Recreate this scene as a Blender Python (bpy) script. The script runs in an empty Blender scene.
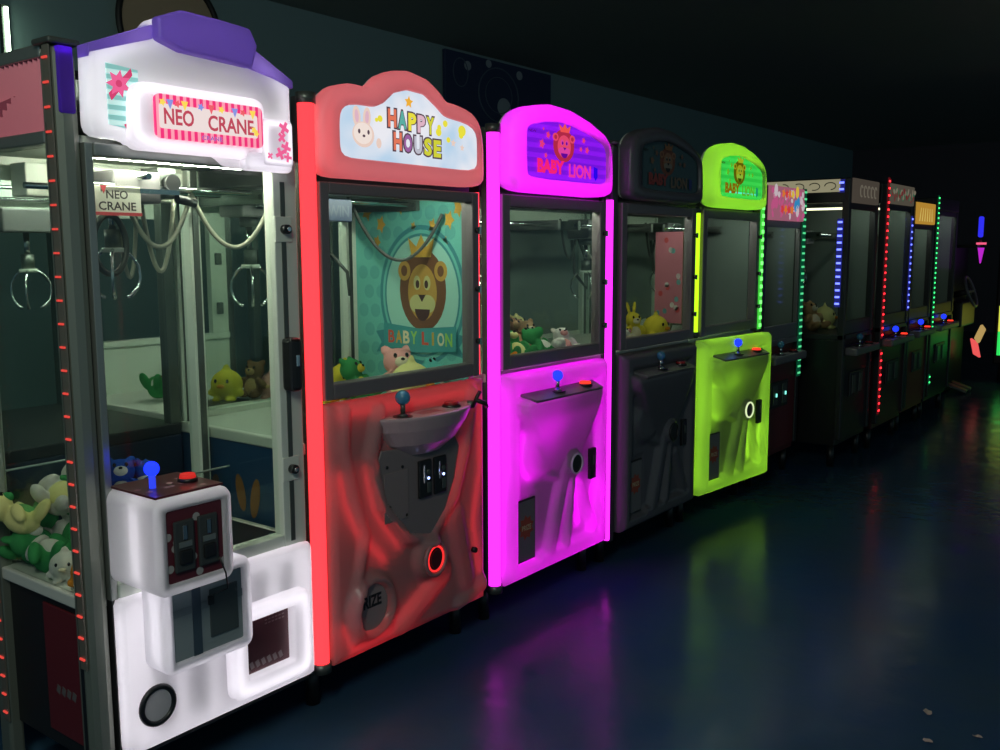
import bpy, bmesh, math, random
from mathutils import Vector, Matrix, Euler
random.seed(7)
SC = bpy.context.scene
COL = SC.collection
R = math.radians
# ------------------------------------------------------------------ materials
_M = {}
def nt(name):
    m = bpy.data.materials.new(name); m.use_nodes = True
    t = m.node_tree; t.nodes.clear()
    o = t.nodes.new('ShaderNodeOutputMaterial')
    return m, t, o
def pbr(name, col, rough=.5, metal=0., coat=0., bump=0., bscale=60., spec=.5):
    if name in _M: return _M[name]
    m, t, o = nt(name)
    p = t.nodes.new('ShaderNodeBsdfPrincipled')
    p.inputs['Base Color'].default_value = (*col, 1); p.inputs['Roughness'].default_value = rough
    p.inputs['Metallic'].default_value = metal; p.inputs['Coat Weight'].default_value = coat
    p.inputs['Specular IOR Level'].default_value = spec
    if bump:
        tc = t.nodes.new('ShaderNodeTexCoord'); n = t.nodes.new('ShaderNodeTexNoise'); n.inputs['Scale'].default_value = bscale
        n.inputs['Detail'].default_value = 4
        b = t.nodes.new('ShaderNodeBump'); b.inputs['Strength'].default_value = bump; b.inputs['Distance'].default_value = .01
        t.links.new(tc.outputs['Object'], n.inputs['Vector']); t.links.new(n.outputs['Fac'], b.inputs['Height'])
        t.links.new(b.outputs['Normal'], p.inputs['Normal'])
    t.links.new(p.outputs[0], o.inputs[0]); _M[name] = m; return m
def emi(name, col, s=1., gloss=0.):
    if name in _M: return _M[name]
    m, t, o = nt(name)
    p = t.nodes.new('ShaderNodeBsdfPrincipled')
    p.inputs['Base Color'].default_value = (.02, .02, .02, 1); p.inputs['Roughness'].default_value = .4
    p.inputs['Specular IOR Level'].default_value = gloss
    p.inputs['Emission Color'].default_value = (*col, 1); p.inputs['Emission Strength'].default_value = s
    t.links.new(p.outputs[0], o.inputs[0]); _M[name] = m; return m
def trans(name, col, tf=.6, rough=.35, tcol=None):
    """translucent moulded plastic: passes the light of the LED strips behind it"""
    if name in _M: return _M[name]
    m, t, o = nt(name)
    p = t.nodes.new('ShaderNodeBsdfPrincipled'); p.inputs['Base Color'].default_value = (*col, 1); p.inputs['Roughness'].default_value = rough
    l = t.nodes.new('ShaderNodeBsdfTranslucent'); l.inputs['Color'].default_value = (*(tcol or col), 1)
    x = t.nodes.new('ShaderNodeMixShader'); x.inputs[0].default_value = tf
    t.links.new(p.outputs[0], x.inputs[1]); t.links.new(l.outputs[0], x.inputs[2]); t.links.new(x.outputs[0], o.inputs[0])
    _M[name] = m; return m
def pane(name, tint=(.93, .96, .94), refl=.05, graze=.6):
    if name in _M: return _M[name]
    m, t, o = nt(name)
    a = t.nodes.new('ShaderNodeBsdfTransparent'); a.inputs[0].default_value = (*tint, 1)
    g = t.nodes.new('ShaderNodeBsdfGlossy'); g.inputs['Roughness'].default_value = .02; g.inputs[0].default_value = (.9, .95, .92, 1)
    lw = t.nodes.new('ShaderNodeLayerWeight'); pw = t.nodes.new('ShaderNodeMath'); pw.operation = 'POWER'; pw.inputs[1].default_value = 5
    f = t.nodes.new('ShaderNodeMath'); f.operation = 'MULTIPLY_ADD'; f.inputs[1].default_value = graze; f.inputs[2].default_value = refl*.5
    t.links.new(lw.outputs['Facing'], pw.inputs[0]); t.links.new(pw.outputs[0], f.inputs[0])
    x = t.nodes.new('ShaderNodeMixShader')
    t.links.new(f.outputs[0], x.inputs[0]); t.links.new(a.outputs[0], x.inputs[1]); t.links.new(g.outputs[0], x.inputs[2])
    t.links.new(x.outputs[0], o.inputs[0]); _M[name] = m; return m
def striped(name, c1, c2, scale, axis='X', rough=.6, emit=0.):
    if name in _M: return _M[name]
    m, t, o = nt(name)
    p = t.nodes.new('ShaderNodeBsdfPrincipled'); p.inputs['Roughness'].default_value = rough
    tc = t.nodes.new('ShaderNodeTexCoord'); w = t.nodes.new('ShaderNodeTexWave'); w.bands_direction = axis
    w.inputs['Scale'].default_value = scale; w.inputs['Distortion'].default_value = 0
    r = t.nodes.new('ShaderNodeValToRGB'); r.color_ramp.elements[0].color = (*c1, 1); r.color_ramp.elements[1].color = (*c2, 1)
    r.color_ramp.elements[0].position = .42; r.color_ramp.elements[1].position = .58
    t.links.new(tc.outputs['Object'], w.inputs['Vector']); t.links.new(w.outputs['Fac'], r.inputs[0])
    t.links.new(r.outputs[0], p.inputs['Base Color'])
    if emit:
        t.links.new(r.outputs[0], p.inputs['Emission Color']); p.inputs['Emission Strength'].default_value = emit
    t.links.new(p.outputs[0], o.inputs[0]); _M[name] = m; return m

alu = pbr('aluminium', (.34, .36, .33), .32, .7, bump=.05)
alu_dark = pbr('dark_aluminium', (.12, .135, .12), .38, .6)
white_metal = pbr('white_painted_steel', (.62, .66, .58), .45)
chrome = pbr('chrome', (.7, .72, .72), .12, 1.)
black = pbr('black_plastic', (.012, .012, .013), .35)
dark = pbr('dark_steel', (.03, .031, .033), .42, .3)
door_grey = pbr('dark_grey_door_frame', (.17, .145, .15), .4, .2)
grey_plastic = pbr('grey_plastic', (.16, .15, .155), .4)
blue_cab = pbr('blue_laminate', (.012, .05, .13), .4)
navy = pbr('navy_laminate', (.01, .02, .05), .5)
red_cab = pbr('dark_red_laminate', (.13, .012, .018), .4)
bed_white = pbr('white_prize_bed', (.62, .62, .56), .5)
rubber = pbr('cable_rubber', (.05, .055, .045), .5)
cable_pale = pbr('pale_cable', (.32, .33, .25), .45)
glass = pane('clear_glass')
dull_glass = pane('matte_glass', (.92, .95, .93), .012, .12)
acrylic = pane('clear_acrylic', (.9, .94, .92))
white_shell = trans('white_translucent_plastic', (.82, .80, .84), .5)
# ------------------------------------------------------------------ mesh builder
class MB:
    def __init__(s): s.bm = bmesh.new(); s.mats = []
    def mi(s, m):
        if m not in s.mats: s.mats.append(m)
        return s.mats.index(m)
    def _new(s, fn, m, bevel=0, seg=2, smooth=False):
        t = bmesh.new(); fn(t)
        if bevel:
            bmesh.ops.bevel(t, geom=t.edges[:], offset=bevel, segments=seg, profile=.5, affect='EDGES', clamp_overlap=True)
        s.add(t, m, smooth)
    def add(s, t, m, smooth=False, mat=None):
        i = s.mi(m); vm = {}
        for v in t.verts: vm[v] = s.bm.verts.new(mat @ v.co if mat else v.co)
        for f in t.faces:
            try:
                nf = s.bm.faces.new([vm[v] for v in f.verts]); nf.material_index = i; nf.smooth = smooth or f.smooth
            except ValueError: pass
        t.free(); return s
    def box(s, x0, x1, y0, y1, z0, z1, m, bevel=0, rot=None):
        def fn(t):
            bmesh.ops.create_cube(t, size=1)
            c = Vector(((x0+x1)/2, (y0+y1)/2, (z0+z1)/2))
            for v in t.verts:
                p = Vector((v.co.x*(x1-x0), v.co.y*(y1-y0), v.co.z*(z1-z0)))
                if rot: p = Euler(rot).to_matrix() @ p
                v.co = c + p
        s._new(fn, m, bevel); return s
    def cyl(s, p0, p1, r, m, r2=None, seg=20, bevel=0):
        bevel = 0; p0, p1 = Vector(p0), Vector(p1); d = p1-p0
        def fn(t):
            bmesh.ops.create_cone(t, cap_ends=True, segments=seg, radius1=r, radius2=r if r2 is None else r2, depth=d.length)
            q = d.to_track_quat('Z', 'Y').to_matrix()
            for v in t.verts: v.co = (p0+p1)/2 + q @ v.co
            for f in t.faces: f.smooth = len(f.verts) == 4
        s._new(fn, m, bevel); return s
    def ell(s, c, r, m, rot=None, sub=3):
        def fn(t):
            bmesh.ops.create_icosphere(t, subdivisions=sub, radius=1)
            q = Euler(rot).to_matrix() if rot else Matrix.Identity(3)
            for v in t.verts: v.co = Vector(c) + q @ Vector((v.co.x*r[0], v.co.y*r[1], v.co.z*r[2]))
        s._new(fn, m, smooth=True); return s
    def tube(s, pts, r, m, seg=8, closed=False):
        pts = [Vector(p) for p in pts]; n = len(pts)
        t = bmesh.new(); rings = []
        up = None
        for i, p in enumerate(pts):
            a = pts[(i-1) % n] if (closed or i) else p
            b = pts[(i+1) % n] if (closed or i < n-1) else p
            d = (b-a).normalized()
            if up is None:
                up = d.orthogonal().normalized()
            up = (up - d*up.dot(d)).normalized(); w = d.cross(up)
            rr = r[i] if isinstance(r, (list, tuple)) else r
            rings.append([t.verts.new(p + (up*math.cos(k*2*math.pi/seg) + w*math.sin(k*2*math.pi/seg))*rr) for k in range(seg)])
        for i in range(n if closed else n-1):
            A, B = rings[i], rings[(i+1) % n]
            for k in range(seg): t.faces.new([A[k], A[(k+1) % seg], B[(k+1) % seg], B[k]])
        if not closed:
            t.faces.new(rings[0][::-1]); t.faces.new(rings[-1])
        s.add(t, m, True); return s
    def prism(s, poly, y0, y1, m, bevel=0, seg=3):
        """poly in x,z ; from y0 (back) to y1 (front)"""
        def fn(t):
            a = [t.verts.new((x, y0, z)) for x, z in poly]; b = [t.verts.new((x, y1, z)) for x, z in poly]
            n = len(poly); t.faces.new(a); t.faces.new(b[::-1])
            for i in range(n): t.faces.new([a[i], b[i], b[(i+1) % n], a[(i+1) % n]])
            bmesh.ops.recalc_face_normals(t, faces=t.faces[:])
        s._new(fn, m, bevel, seg); return s
    def flat(s, poly, fmap, m):
        vs = [s.bm.verts.new(fmap(x, z)) for x, z in poly]
        f = s.bm.faces.new(vs); f.material_index = s.mi(m); return s
    def loops(s, L, m, cap_last=False, cap_first=False, smooth=True):
        t = bmesh.new(); rows = [[t.verts.new(p) for p in l] for l in L]; n = len(L[0])
        for a, b in zip(rows, rows[1:]):
            for i in range(n): t.faces.new([a[i], a[(i+1) % n], b[(i+1) % n], b[i]])
        if cap_last: t.faces.new(rows[-1])
        if cap_first: t.faces.new(rows[0][::-1])
        s.add(t, m, smooth); return s
    def text(s, txt, fmap, m, x, z, h, width=None, bold=.02):
        V, F = text_mesh(txt, bold)
        xs = [v[0] for v in V]; zs = [v[1] for v in V]; k = h/(max(zs)-min(zs)); kx = k if width is None else width/(max(xs)-min(xs))
        cx = (max(xs)+min(xs))/2; cz = (max(zs)+min(zs))/2
        vs = [s.bm.verts.new(fmap(x+(a-cx)*kx, z+(b-cz)*k)) for a, b in V]
        for f in F:
            try: q = s.bm.faces.new([vs[i] for i in f]); q.material_index = s.mi(m)
            except ValueError: pass
        return s
    def obj(s, name, parent=None, loc=None, label=None, sharp=None):
        me = bpy.data.meshes.new(name); s.bm.to_mesh(me); s.bm.free()
        for m in s.mats: me.materials.append(m)
        o = bpy.data.objects.new(name, me); COL.objects.link(o)
        if parent: o.parent = parent
        if loc: o.location = loc
        if label: o['label'] = label
        return o
_T = {}
def text_mesh(txt, bold):
    if (txt, bold) in _T: return _T[(txt, bold)]
    cu = bpy.data.curves.new('lettering_curve', 'FONT'); cu.body = txt; cu.offset = bold; cu.resolution_u = 3
    o = bpy.data.objects.new('lettering_curve', cu); COL.objects.link(o)
    dg = bpy.context.evaluated_depsgraph_get(); me = o.evaluated_get(dg).to_mesh()
    V = [(v.co.x, v.co.y) for v in me.vertices]; F = [tuple(p.vertices) for p in me.polygons]
    o.evaluated_get(dg).to_mesh_clear(); bpy.data.objects.remove(o); bpy.data.curves.remove(cu)
    _T[(txt, bold)] = (V, F); return V, F
def empty(name, loc, label, cat, group=None, rz=0):
    o = bpy.data.objects.new(name, None); COL.objects.link(o); o.location = loc; o.rotation_euler.z = rz
    o.empty_display_size = .1; o['label'] = label; o['category'] = cat
    if group: o['group'] = group
    return o
def tag(o, label, cat, group=None):
    o['label'] = label; o['category'] = cat
    if group: o['group'] = group
    return o
def struct(o): o['kind'] = 'structure'; return o
# ---- 2D helpers
def star_resample(poly, c, n=120):
    """radius of a star-shaped outline around c, n points"""
    out = []; k = len(poly)
    for i in range(n):
        a = 2*math.pi*i/n; d = (math.cos(a), math.sin(a)); best = None
        for j in range(k):
            p, q = poly[j], poly[(j+1) % k]
            ex, ez = q[0]-p[0], q[1]-p[1]; den = d[0]*ez - d[1]*ex
            if abs(den) < 1e-9: continue
            px, pz = p[0]-c[0], p[1]-c[1]
            t = (px*ez - pz*ex)/den; u = (px*d[1] - pz*d[0])/den
            if t > 0 and -1e-6 <= u <= 1+1e-6 and (best is None or t > best): best = t
        out.append((c[0]+d[0]*best, c[1]+d[1]*best))
    return out
def smooth(poly, it=2, w=.5):
    for _ in range(it):
        n = len(poly)
        poly = [((1-w)*poly[i][0]+w*(poly[i-1][0]+poly[(i+1) % n][0])/2, (1-w)*poly[i][1]+w*(poly[i-1][1]+poly[(i+1) % n][1])/2) for i in range(n)]
    return poly
def inset(poly, d):
    n = len(poly); out = []
    for i in range(n):
        a, b = poly[i-1], poly[(i+1) % n]; tx, tz = b[0]-a[0], b[1]-a[1]; l = math.hypot(tx, tz) or 1
        out.append((poly[i][0]-tz/l*d, poly[i][1]+tx/l*d))
    return out
def rrect(x0, x1, z0, z1, r, k=5):
    P = []
    for cx, cz, a0 in ((x1-r, z1-r, 0), (x0+r, z1-r, 90), (x0+r, z0+r, 180), (x1-r, z0+r, 270)):
        for i in range(k+1):
            a = R(a0+90*i/k); P.append((cx+r*math.cos(a), cz+r*math.sin(a)))
    return P
def ellp(cx, cz, rx, rz, n=28, rot=0):
    c, s = math.cos(rot), math.sin(rot)
    return [(cx+rx*math.cos(a)*c-rz*math.sin(a)*s, cz+rx*math.cos(a)*s+rz*math.sin(a)*c) for a in [2*math.pi*i/n for i in range(n)]]
def starp(cx, cz, r, n=5, rot=math.pi/2, k=.5):
    return [(cx+(r if i % 2 == 0 else r*k)*math.cos(rot+math.pi*i/n), cz+(r if i % 2 == 0 else r*k)*math.sin(rot+math.pi*i/n)) for i in range(2*n)]
def crossp(cx, cz, r, w, rot=0):
    base = [(-w, -w), (-w, -r), (w, -r), (w, -w), (r, -w), (r, w), (w, w), (w, r), (-w, r), (-w, w), (-r, w), (-r, -w)]
    c, s = math.cos(rot), math.sin(rot)
    return [(cx+x*c-z*s, cz+x*s+z*c) for x, z in base]
def dseg(px, pz, a, b):
    vx, vz = b[0]-a[0], b[1]-a[1]; t = max(0, min(1, ((px-a[0])*vx+(pz-a[1])*vz)/(vx*vx+vz*vz)))
    return math.hypot(px-a[0]-t*vx, pz-a[1]-t*vz)
def sdpoly(px, pz, P):
    d = 1e9; ins = False; n = len(P)
    for i in range(n):
        a, b = P[i], P[(i+1) % n]; d = min(d, dseg(px, pz, a, b))
        if (a[1] > pz) != (b[1] > pz) and px < (b[0]-a[0])*(pz-a[1])/(b[1]-a[1])+a[0]: ins = not ins
    return -d if ins else d
def ss(a, b, x):
    t = max(0, min(1, (x-a)/(b-a))); return t*t*(3-2*t)
# ------------------------------------------------------------------ shared pieces
def light_box(parent, name, outline, inner, yb, yf, rd, mat, led, ledpath_y=None, cuts=None, c=None, led_in=.02, led_r=.006, r_edge=.02, backing=white_metal, flat_sm=0, back=True):
    """a moulded translucent hood: outer wall, rounded rim, recess to an inner opening; LED strip inside"""
    c = c or (sum(p[0] for p in inner)/len(inner), sum(p[1] for p in inner)/len(inner))
    O = star_resample(outline, c); I = star_resample(inner, c)
    if flat_sm: O = smooth(O, flat_sm); I = smooth(I, max(1, flat_sm//2))
    at = lambda P, y: [(x, y, z) for x, z in P]
    e = r_edge
    L = [at(O, yb), at(O, yf+e), at(inset(O, e*.3), yf+e*.3), at(inset(O, e), yf), at(I, yf), at(inset(I, .004), yf+.004), at(inset(I, .006), yf+rd)]
    mb = MB(); mb.loops(L, mat); sh = mb.obj(name, parent)
    if back:
        mb = MB(); mb.prism(inset(O, .004), yb+.012, yb+.002, backing); mb.obj('back_plate', sh)
    if led:
        mb = MB(); mb.tube(at(inset(O, led_in), (yb+yf)/2 if ledpath_y is None else ledpath_y), led_r, led, 6, True); mb.obj('led_strip', sh)
    return sh, I
def led_strip(parent, name, x, y, z0, z1, face, n, dot, base, w=.02, t=.006, dh=.012):
    """vertical LED strip: a thin carrier with n raised diodes; face = '-y' or '-x'"""
    mb = MB()
    if face == '-y': mb.box(x-w/2, x+w/2, y-t, y, z0, z1, base)
    else: mb.box(x-t, x, y-w/2, y+w/2, z0, z1, base)
    for i in range(n):
        z = z0+(i+.5)*(z1-z0)/n
        if face == '-y': mb.box(x-w*.38, x+w*.38, y-t-.004, y-t, z-dh/2, z+dh/2, dot)
        else: mb.box(x-t-.004, x-t, y-w*.38, y+w*.38, z-dh/2, z+dh/2, dot)
    return mb.obj(name, parent)
def joystick(parent, x, y, z, ball, shaft=chrome, r=.021):
    mb = MB(); mb.cyl((x, y, z), (x, y, z+.004), .032, black); mb.cyl((x, y, z+.004), (x, y, z+.012), .018, shaft, .010); mb.cyl((x, y, z+.01), (x, y, z+.05), .008, shaft)
    j = mb.obj('joystick', parent)
    mb = MB(); mb.ell((x, y, z+.062), (r, r, r), ball); mb.obj('ball_top', j); return j
def push_button(parent, x, y, z, lens, r=.024):
    mb = MB(); mb.cyl((x, y, z), (x, y, z+.009), r*1.25, black, r*1.15)
    b = mb.obj('push_button', parent)
    mb = MB(); mb.cyl((x, y, z+.009), (x, y, z+.018), r, lens, r*.9); mb.obj('button_lens', b); return b
def claw(parent, x, y, z, s=1., name='claw', prong=chrome, loop=True):
    """motor can, plate and three hooked prongs hanging on a cable from z"""
    mb = MB()
    mb.cyl((x, y, z-.10*s), (x, y, z), .012*s, chrome); mb.cyl((x, y, z-.15*s), (x, y, z-.09*s), .026*s, alu_dark, bevel=.003)
    mb.cyl((x, y, z-.165*s), (x, y, z-.15*s), .036*s, white_metal)
    b = mb.obj(name, parent)
    for k in range(3):
        a = R(90+120*k+25); d = Vector((math.cos(a), math.sin(a), 0)); P = []
        for q, h in ((.03, -.155), (.06, -.175), (.085, -.21), (.09, -.25), (.08, -.285), (.055, -.31), (.04, -.315)):
            P.append(Vector((x, y, z))+d*q*s+Vector((0, 0, h*s)))
        m2 = MB(); m2.tube(P, [.006*s, .006*s, .0055*s, .005*s, .0055*s, .007*s, .006*s], prong, 8)
        m2.obj('prong', b)
    return b
def catenary(p0, p1, sag, n=18):
    p0, p1 = Vector(p0), Vector(p1)
    return [p0.lerp(p1, i/n) - Vector((0, 0, sag*(1-(2*i/n-1)**2))) for i in range(n+1)]
def gantry(parent, w0, w1, y0, y1, z, cx, cy, cable=rubber, s=1.):
    mb = MB()
    for y in (y0, y1): mb.cyl((w0, y, z), (w1, y, z), .009, chrome)
    mb.box(w0, w0+.02, y0-.015, y1+.015, z-.02, z+.02, alu_dark); mb.box(w1-.02, w1, y0-.015, y1+.015, z-.02, z+.02, alu_dark)
    g = mb.obj('gantry_rails', parent)
    mb = MB(); mb.box(cx-.07, cx+.07, cy-.06, cy+.06, z-.055, z+.035, grey_plastic, .006); mb.cyl((cx, cy, z-.085), (cx, cy, z-.055), .03, alu_dark)
    mb.box(cx-.03, cx+.05, cy-.075, cy-.06, z-.03, z+.03, chrome, .003); mb.cyl((cx+.06, cy-.07, z-.01), (cx+.06, cy-.04, z-.01), .018, black)
    mb.obj('trolley', parent)
    return claw(parent, cx, cy, z-.085, s)
# ---- lion art (generic), drawn flat in the plane given by fmap(a, b, layer)
def lion_art(mb, f, cx, cz, k, mane, face, muzzle, darkc, crown):
    L = lambda n: (lambda a, b: f(a, b, n))
    mb.flat(ellp(cx, cz, .74*k, .9*k), L(1), mane)
    for sx in (-1, 1):
        mb.flat(ellp(cx+sx*.58*k, cz+.42*k, .2*k, .22*k), L(2), face); mb.flat(ellp(cx+sx*.58*k, cz+.42*k, .1*k, .12*k), L(3), mane)
    mb.flat(ellp(cx, cz-.05*k, .46*k, .62*k), L(4), face)
    mb.flat(ellp(cx-.17*k, cz-.3*k, .24*k, .2*k), L(5), muzzle); mb.flat(ellp(cx+.17*k, cz-.3*k, .24*k, .2*k), L(5.2), muzzle)
    mb.flat([(cx+.24*k*math.cos(a), cz-.42*k+.26*k*math.sin(a)) for a in [math.pi+math.pi*i/14 for i in range(15)]], L(5.4), darkc)
    for sx in (-1, 1):
        mb.flat(ellp(cx+sx*.16*k, cz+.16*k, .11*k, .16*k), L(6), muzzle); mb.flat(ellp(cx+sx*.14*k, cz+.13*k, .06*k, .09*k), L(7), darkc)
    mb.flat([(cx-.12*k, cz-.1*k), (cx, cz-.26*k), (cx+.12*k, cz-.1*k)], L(8), darkc)
    mb.flat([(cx-.3*k, cz+.72*k), (cx+.3*k, cz+.72*k), (cx+.42*k, cz+1.15*k), (cx+.16*k, cz+.95*k), (cx, cz+1.22*k), (cx-.16*k, cz+.95*k), (cx-.42*k, cz+1.15*k)], L(9), crown)
# ------------------------------------------------------------------ plush toys
PL = {}
def fuzz(name, col): return pbr('plush_'+name, col, .95, 0, 0, .5, 220, .1)
eye_m = pbr('toy_eye', (.01, .01, .01), .2)
def plush(kind, name, loc, size, rot, main, second, label, group=None, third=None):
    """seated or lying soft toy: one fused body, with belly, snout, eyes, extras as parts"""
    main_m = main; t = empty(name, loc, label, 'soft toy', group); t.rotation_euler = rot; t.scale = (size,)*3
    key = (kind, main_m.name, second.name, third.name if third else '')
    if key not in PL:
        parts = []
        mb = MB()
        if kind == 'ball':
            mb.ell((0, 0, .5), (.52, .5, .5), main_m); mb.ell((.0, .0, 1.02), (.14, .06, .16), main_m, (0, .3, 0)); mb.ell((-.42, -.1, .25), (.2, .16, .14), main_m); mb.ell((.42, -.1, .25), (.2, .16, .14), main_m)
            mb.ell((-.22, -.25, .04), (.17, .25, .1), main_m); mb.ell((.22, -.25, .04), (.17, .25, .1), main_m)
        else:
            mb.ell((0, 0, .42), (.36, .33, .42), main_m)                 # trunk
            mb.ell((0, -.06, 1.02), (.36, .34, .33), main_m)             # head
            mb.ell((0, -.02, .74), (.22, .2, .2), main_m)
            for sx in (-1, 1):
                mb.ell((sx*.4, -.16, .56), (.13, .15, .27), main_m, (.5, sx*-.7, 0))
                mb.ell((sx*.27, -.36, .14), (.16, .32, .15), main_m, (0, 0, sx*.3))
            if kind == 'bear':
                for sx in (-1, 1): mb.ell((sx*.27, -.02, 1.32), (.13, .07, .13), main_m)
            if kind == 'bunny':
                for sx in (-1, 1): mb.ell((sx*.15, .02, 1.55), (.09, .06, .32), main_m, (0, sx*.2, 0))
            if kind == 'dino':
                mb.ell((0, -.36, .95), (.24, .24, .19), main_m); mb.ell((0, .42, .2), (.14, .34, .14), main_m, (.4, 0, 0))
                for sx in (-1, 1): mb.ell((sx*.13, -.12, 1.3), (.11, .1, .14), main_m)
        body = mb.obj('body', t)
        md = body.modifiers.new('fuse', 'REMESH'); md.mode = 'VOXEL'; md.voxel_size = .045; md.use_smooth_shade = True
        m2 = body.modifiers.new('soften', 'SMOOTH'); m2.iterations = 4; m2.factor = .5
        bpy.context.view_layer.update()
        me = bpy.data.meshes.new_from_object(body.evaluated_get(bpy.context.evaluated_depsgraph_get()))
        body.modifiers.clear(); body.data = me
        if not me.materials: me.materials.append(main_m)
        parts.append(('body', me))
        def part(nm, fn):
            m = MB(); fn(m); o = m.obj(nm, t); parts.append((nm, o.data))
        if kind == 'ball':
            part('beak', lambda m: m.ell((0, -.5, .5), (.13, .12, .07), second))
            for sx in (-1, 1): part('eye', lambda m, sx=sx: m.ell((sx*.2, -.43, .66), (.05, .04, .07), eye_m))
        else:
            part('belly', lambda m: m.ell((0, -.17, .42), (.26, .2, .32), second))
            if kind != 'dino': part('snout', lambda m: (m.ell((0, -.36, .94), (.17, .12, .13), second), m.ell((0, -.47, .98), (.05, .03, .04), eye_m)))
            else:
                part('boots', lambda m: [m.ell((sx*.31, -.58, .16), (.17, .17, .18), third or second) for sx in (-1, 1)])
                part('crest', lambda m: [m.ell((0, .3-.1*k, 1.22-.16*k), (.05, .09, .1), third or second) for k in range(4)])
            for sx in (-1, 1): part('eye', lambda m, sx=sx: m.ell((sx*.14, -.36 if kind != 'dino' else -.22, 1.1 if kind != 'dino' else 1.32), (.045, .04, .06), eye_m))
            if third and kind == 'bear': part('scarf', lambda m: m.tube([(.25*math.cos(a), -.03+.24*math.sin(a), .76) for a in [2*math.pi*i/16 for i in range(16)]], .07, third, 8, True))
        PL[key] = parts
    else:
        for nm, me in PL[key]:
            o = bpy.data.objects.new(nm, me); COL.objects.link(o); o.parent = t
    return t
F = {k: fuzz(k, c) for k, c in dict(green=(.05, .30, .09), white=(.72, .70, .62), red=(.5, .035, .03), yellow=(.75, .6, .05), pyellow=(.8, .75, .3), brown=(.2, .1, .045), tan=(.5, .3, .14),
     pink=(.75, .35, .32), blue=(.015, .07, .4), orange=(.75, .27, .03), teal=(.1, .4, .36), cream=(.75, .65, .45), purple=(.25, .1, .4), grey=(.2, .2, .2)).items()}
# ------------------------------------------------------------------ cabinet shared by the boutique cranes
def cabinet(root, W, D, cab, roof_m=dark, inner_w=white_metal, lamp=None, poster=None, sill=.755, back_hinge=True, front_y=.02, rear_white=True, board=None, side_board=None):
    mb = MB(); mb.box(-.02, W, front_y, D, .05, sill-.035, cab, .004); mb.obj('cabinet_body', root)
    for x in (.03, W-.05):
        for y in (front_y+.06, D-.06):
            mb = MB(); mb.cyl((x, y, -.085), (x, y, .05), .022, black, .018); mb.obj('foot', root)
    mb = MB(); mb.box(-.025, W+.004, front_y, D+.004, sill-.035, sill, bed_white, .005); mb.obj('prize_bed', root)
    for x0, x1 in ((-.02, .02), (W-.04, W)):
        mb = MB(); mb.box(x0, x1, D-.045, D, sill, 1.50, inner_w, .003); mb.box(x0+.012, x1-.012, D-.049, D-.044, sill, 1.50, alu_dark); mb.obj('corner_post', root)
    mb = MB(); mb.box(-.03, W+.005, front_y+.02, D+.006, 1.50, 1.56, roof_m, .006); mb.box(.02, W-.05, .12, D-.08, 1.56, 1.60, roof_m, .006); mb.obj('roof', root)
    for nm, x in (('side_pane', -.002), ('side_pane', W-.018)):
        if poster and x > .1: continue
        sb_ = side_board if x > .1 else None
        mb = MB(); mb.box(x-.0025, x+.0025, .05, D-.045, sill, 1.50, sb_ or glass); mb.obj('side_board' if sb_ else nm, root)
    zr = .965 if rear_white else sill+.02
    mb = MB(); mb.box(.02, W-.04, D-.03, D, sill, zr, inner_w); mb.box(.02, W-.04, D-.03, D, 1.44, 1.50, inner_w); mb.box(.02, .032, D-.03, D, zr, 1.44, inner_w)
    if rear_white: mb.box(.02, W-.04, D-.035, D, .955, .98, inner_w, .003)
    mb.obj('rear_frame', root)
    mb = MB(); mb.box(.032, W-.04, D-.018, D-.013, zr, 1.44, board or dull_glass); mb.obj('rear_board' if board else 'rear_pane', root)
    if lamp:
        mb = MB(); mb.box(.06, W-.10, .035, .075, 1.494, 1.50, white_metal); mb.cyl((.08, .052, 1.488), (W-.12, .052, 1.488), .008, lamp); mb.obj('interior_lamp', root)
def front_window(root, x0, x1, z0, z1, bar, y0, y1, frame_m, latches=True, tint=glass, bar_b=None):
    bb = bar_b or bar
    mb = MB()
    mb.box(x0, x0+bar, y0, y1, z0, z1, frame_m, .004); mb.box(x1-bar, x1, y0, y1, z0, z1, frame_m, .004)
    mb.box(x0+bar, x1-bar, y0, y1, z1-bar, z1, frame_m, .004); mb.box(x0+bar, x1-bar, y0, y1, z0, z0+bb, frame_m, .004)
    fr = mb.obj('window_frame', root)
    mb = MB(); mb.box(x0+bar, x1-bar, (y0+y1)/2-.002, (y0+y1)/2+.003, z0+bb, z1-bar, tint); mb.obj('front_pane', fr)
    if latches:
        for z in (1.38, 1.18, 1.0):
            mb = MB(); mb.cyl((x1-bar*.4, y0, z), (x1-bar*.4, y0-.012, z), .009, black); mb.box(x1-bar*.4-.004, x1-bar*.4+.004, y0-.018, y0-.01, z-.012, z+.012, chrome); mb.obj('lock', fr)
def tube_lamp(root, x, y, z0, z1, r, m, cap=alu_dark):
    mb = MB(); mb.cyl((x, y, z0-.03), (x, y, z0), r*1.25, cap, bevel=.004); mb.cyl((x, y, z1), (x, y, z1+.03), r*1.2, cap, bevel=.004)
    mb.box(x-r*.9, x+r*.9, y+r*.6, y+r*1.6, z0-.03, z1+.02, cap)
    p = mb.obj('tube_holder', root)
    mb = MB(); mb.cyl((x, y, z0), (x, y, z1), r, m, seg=24); mb.obj('light_tube', p)
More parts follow.
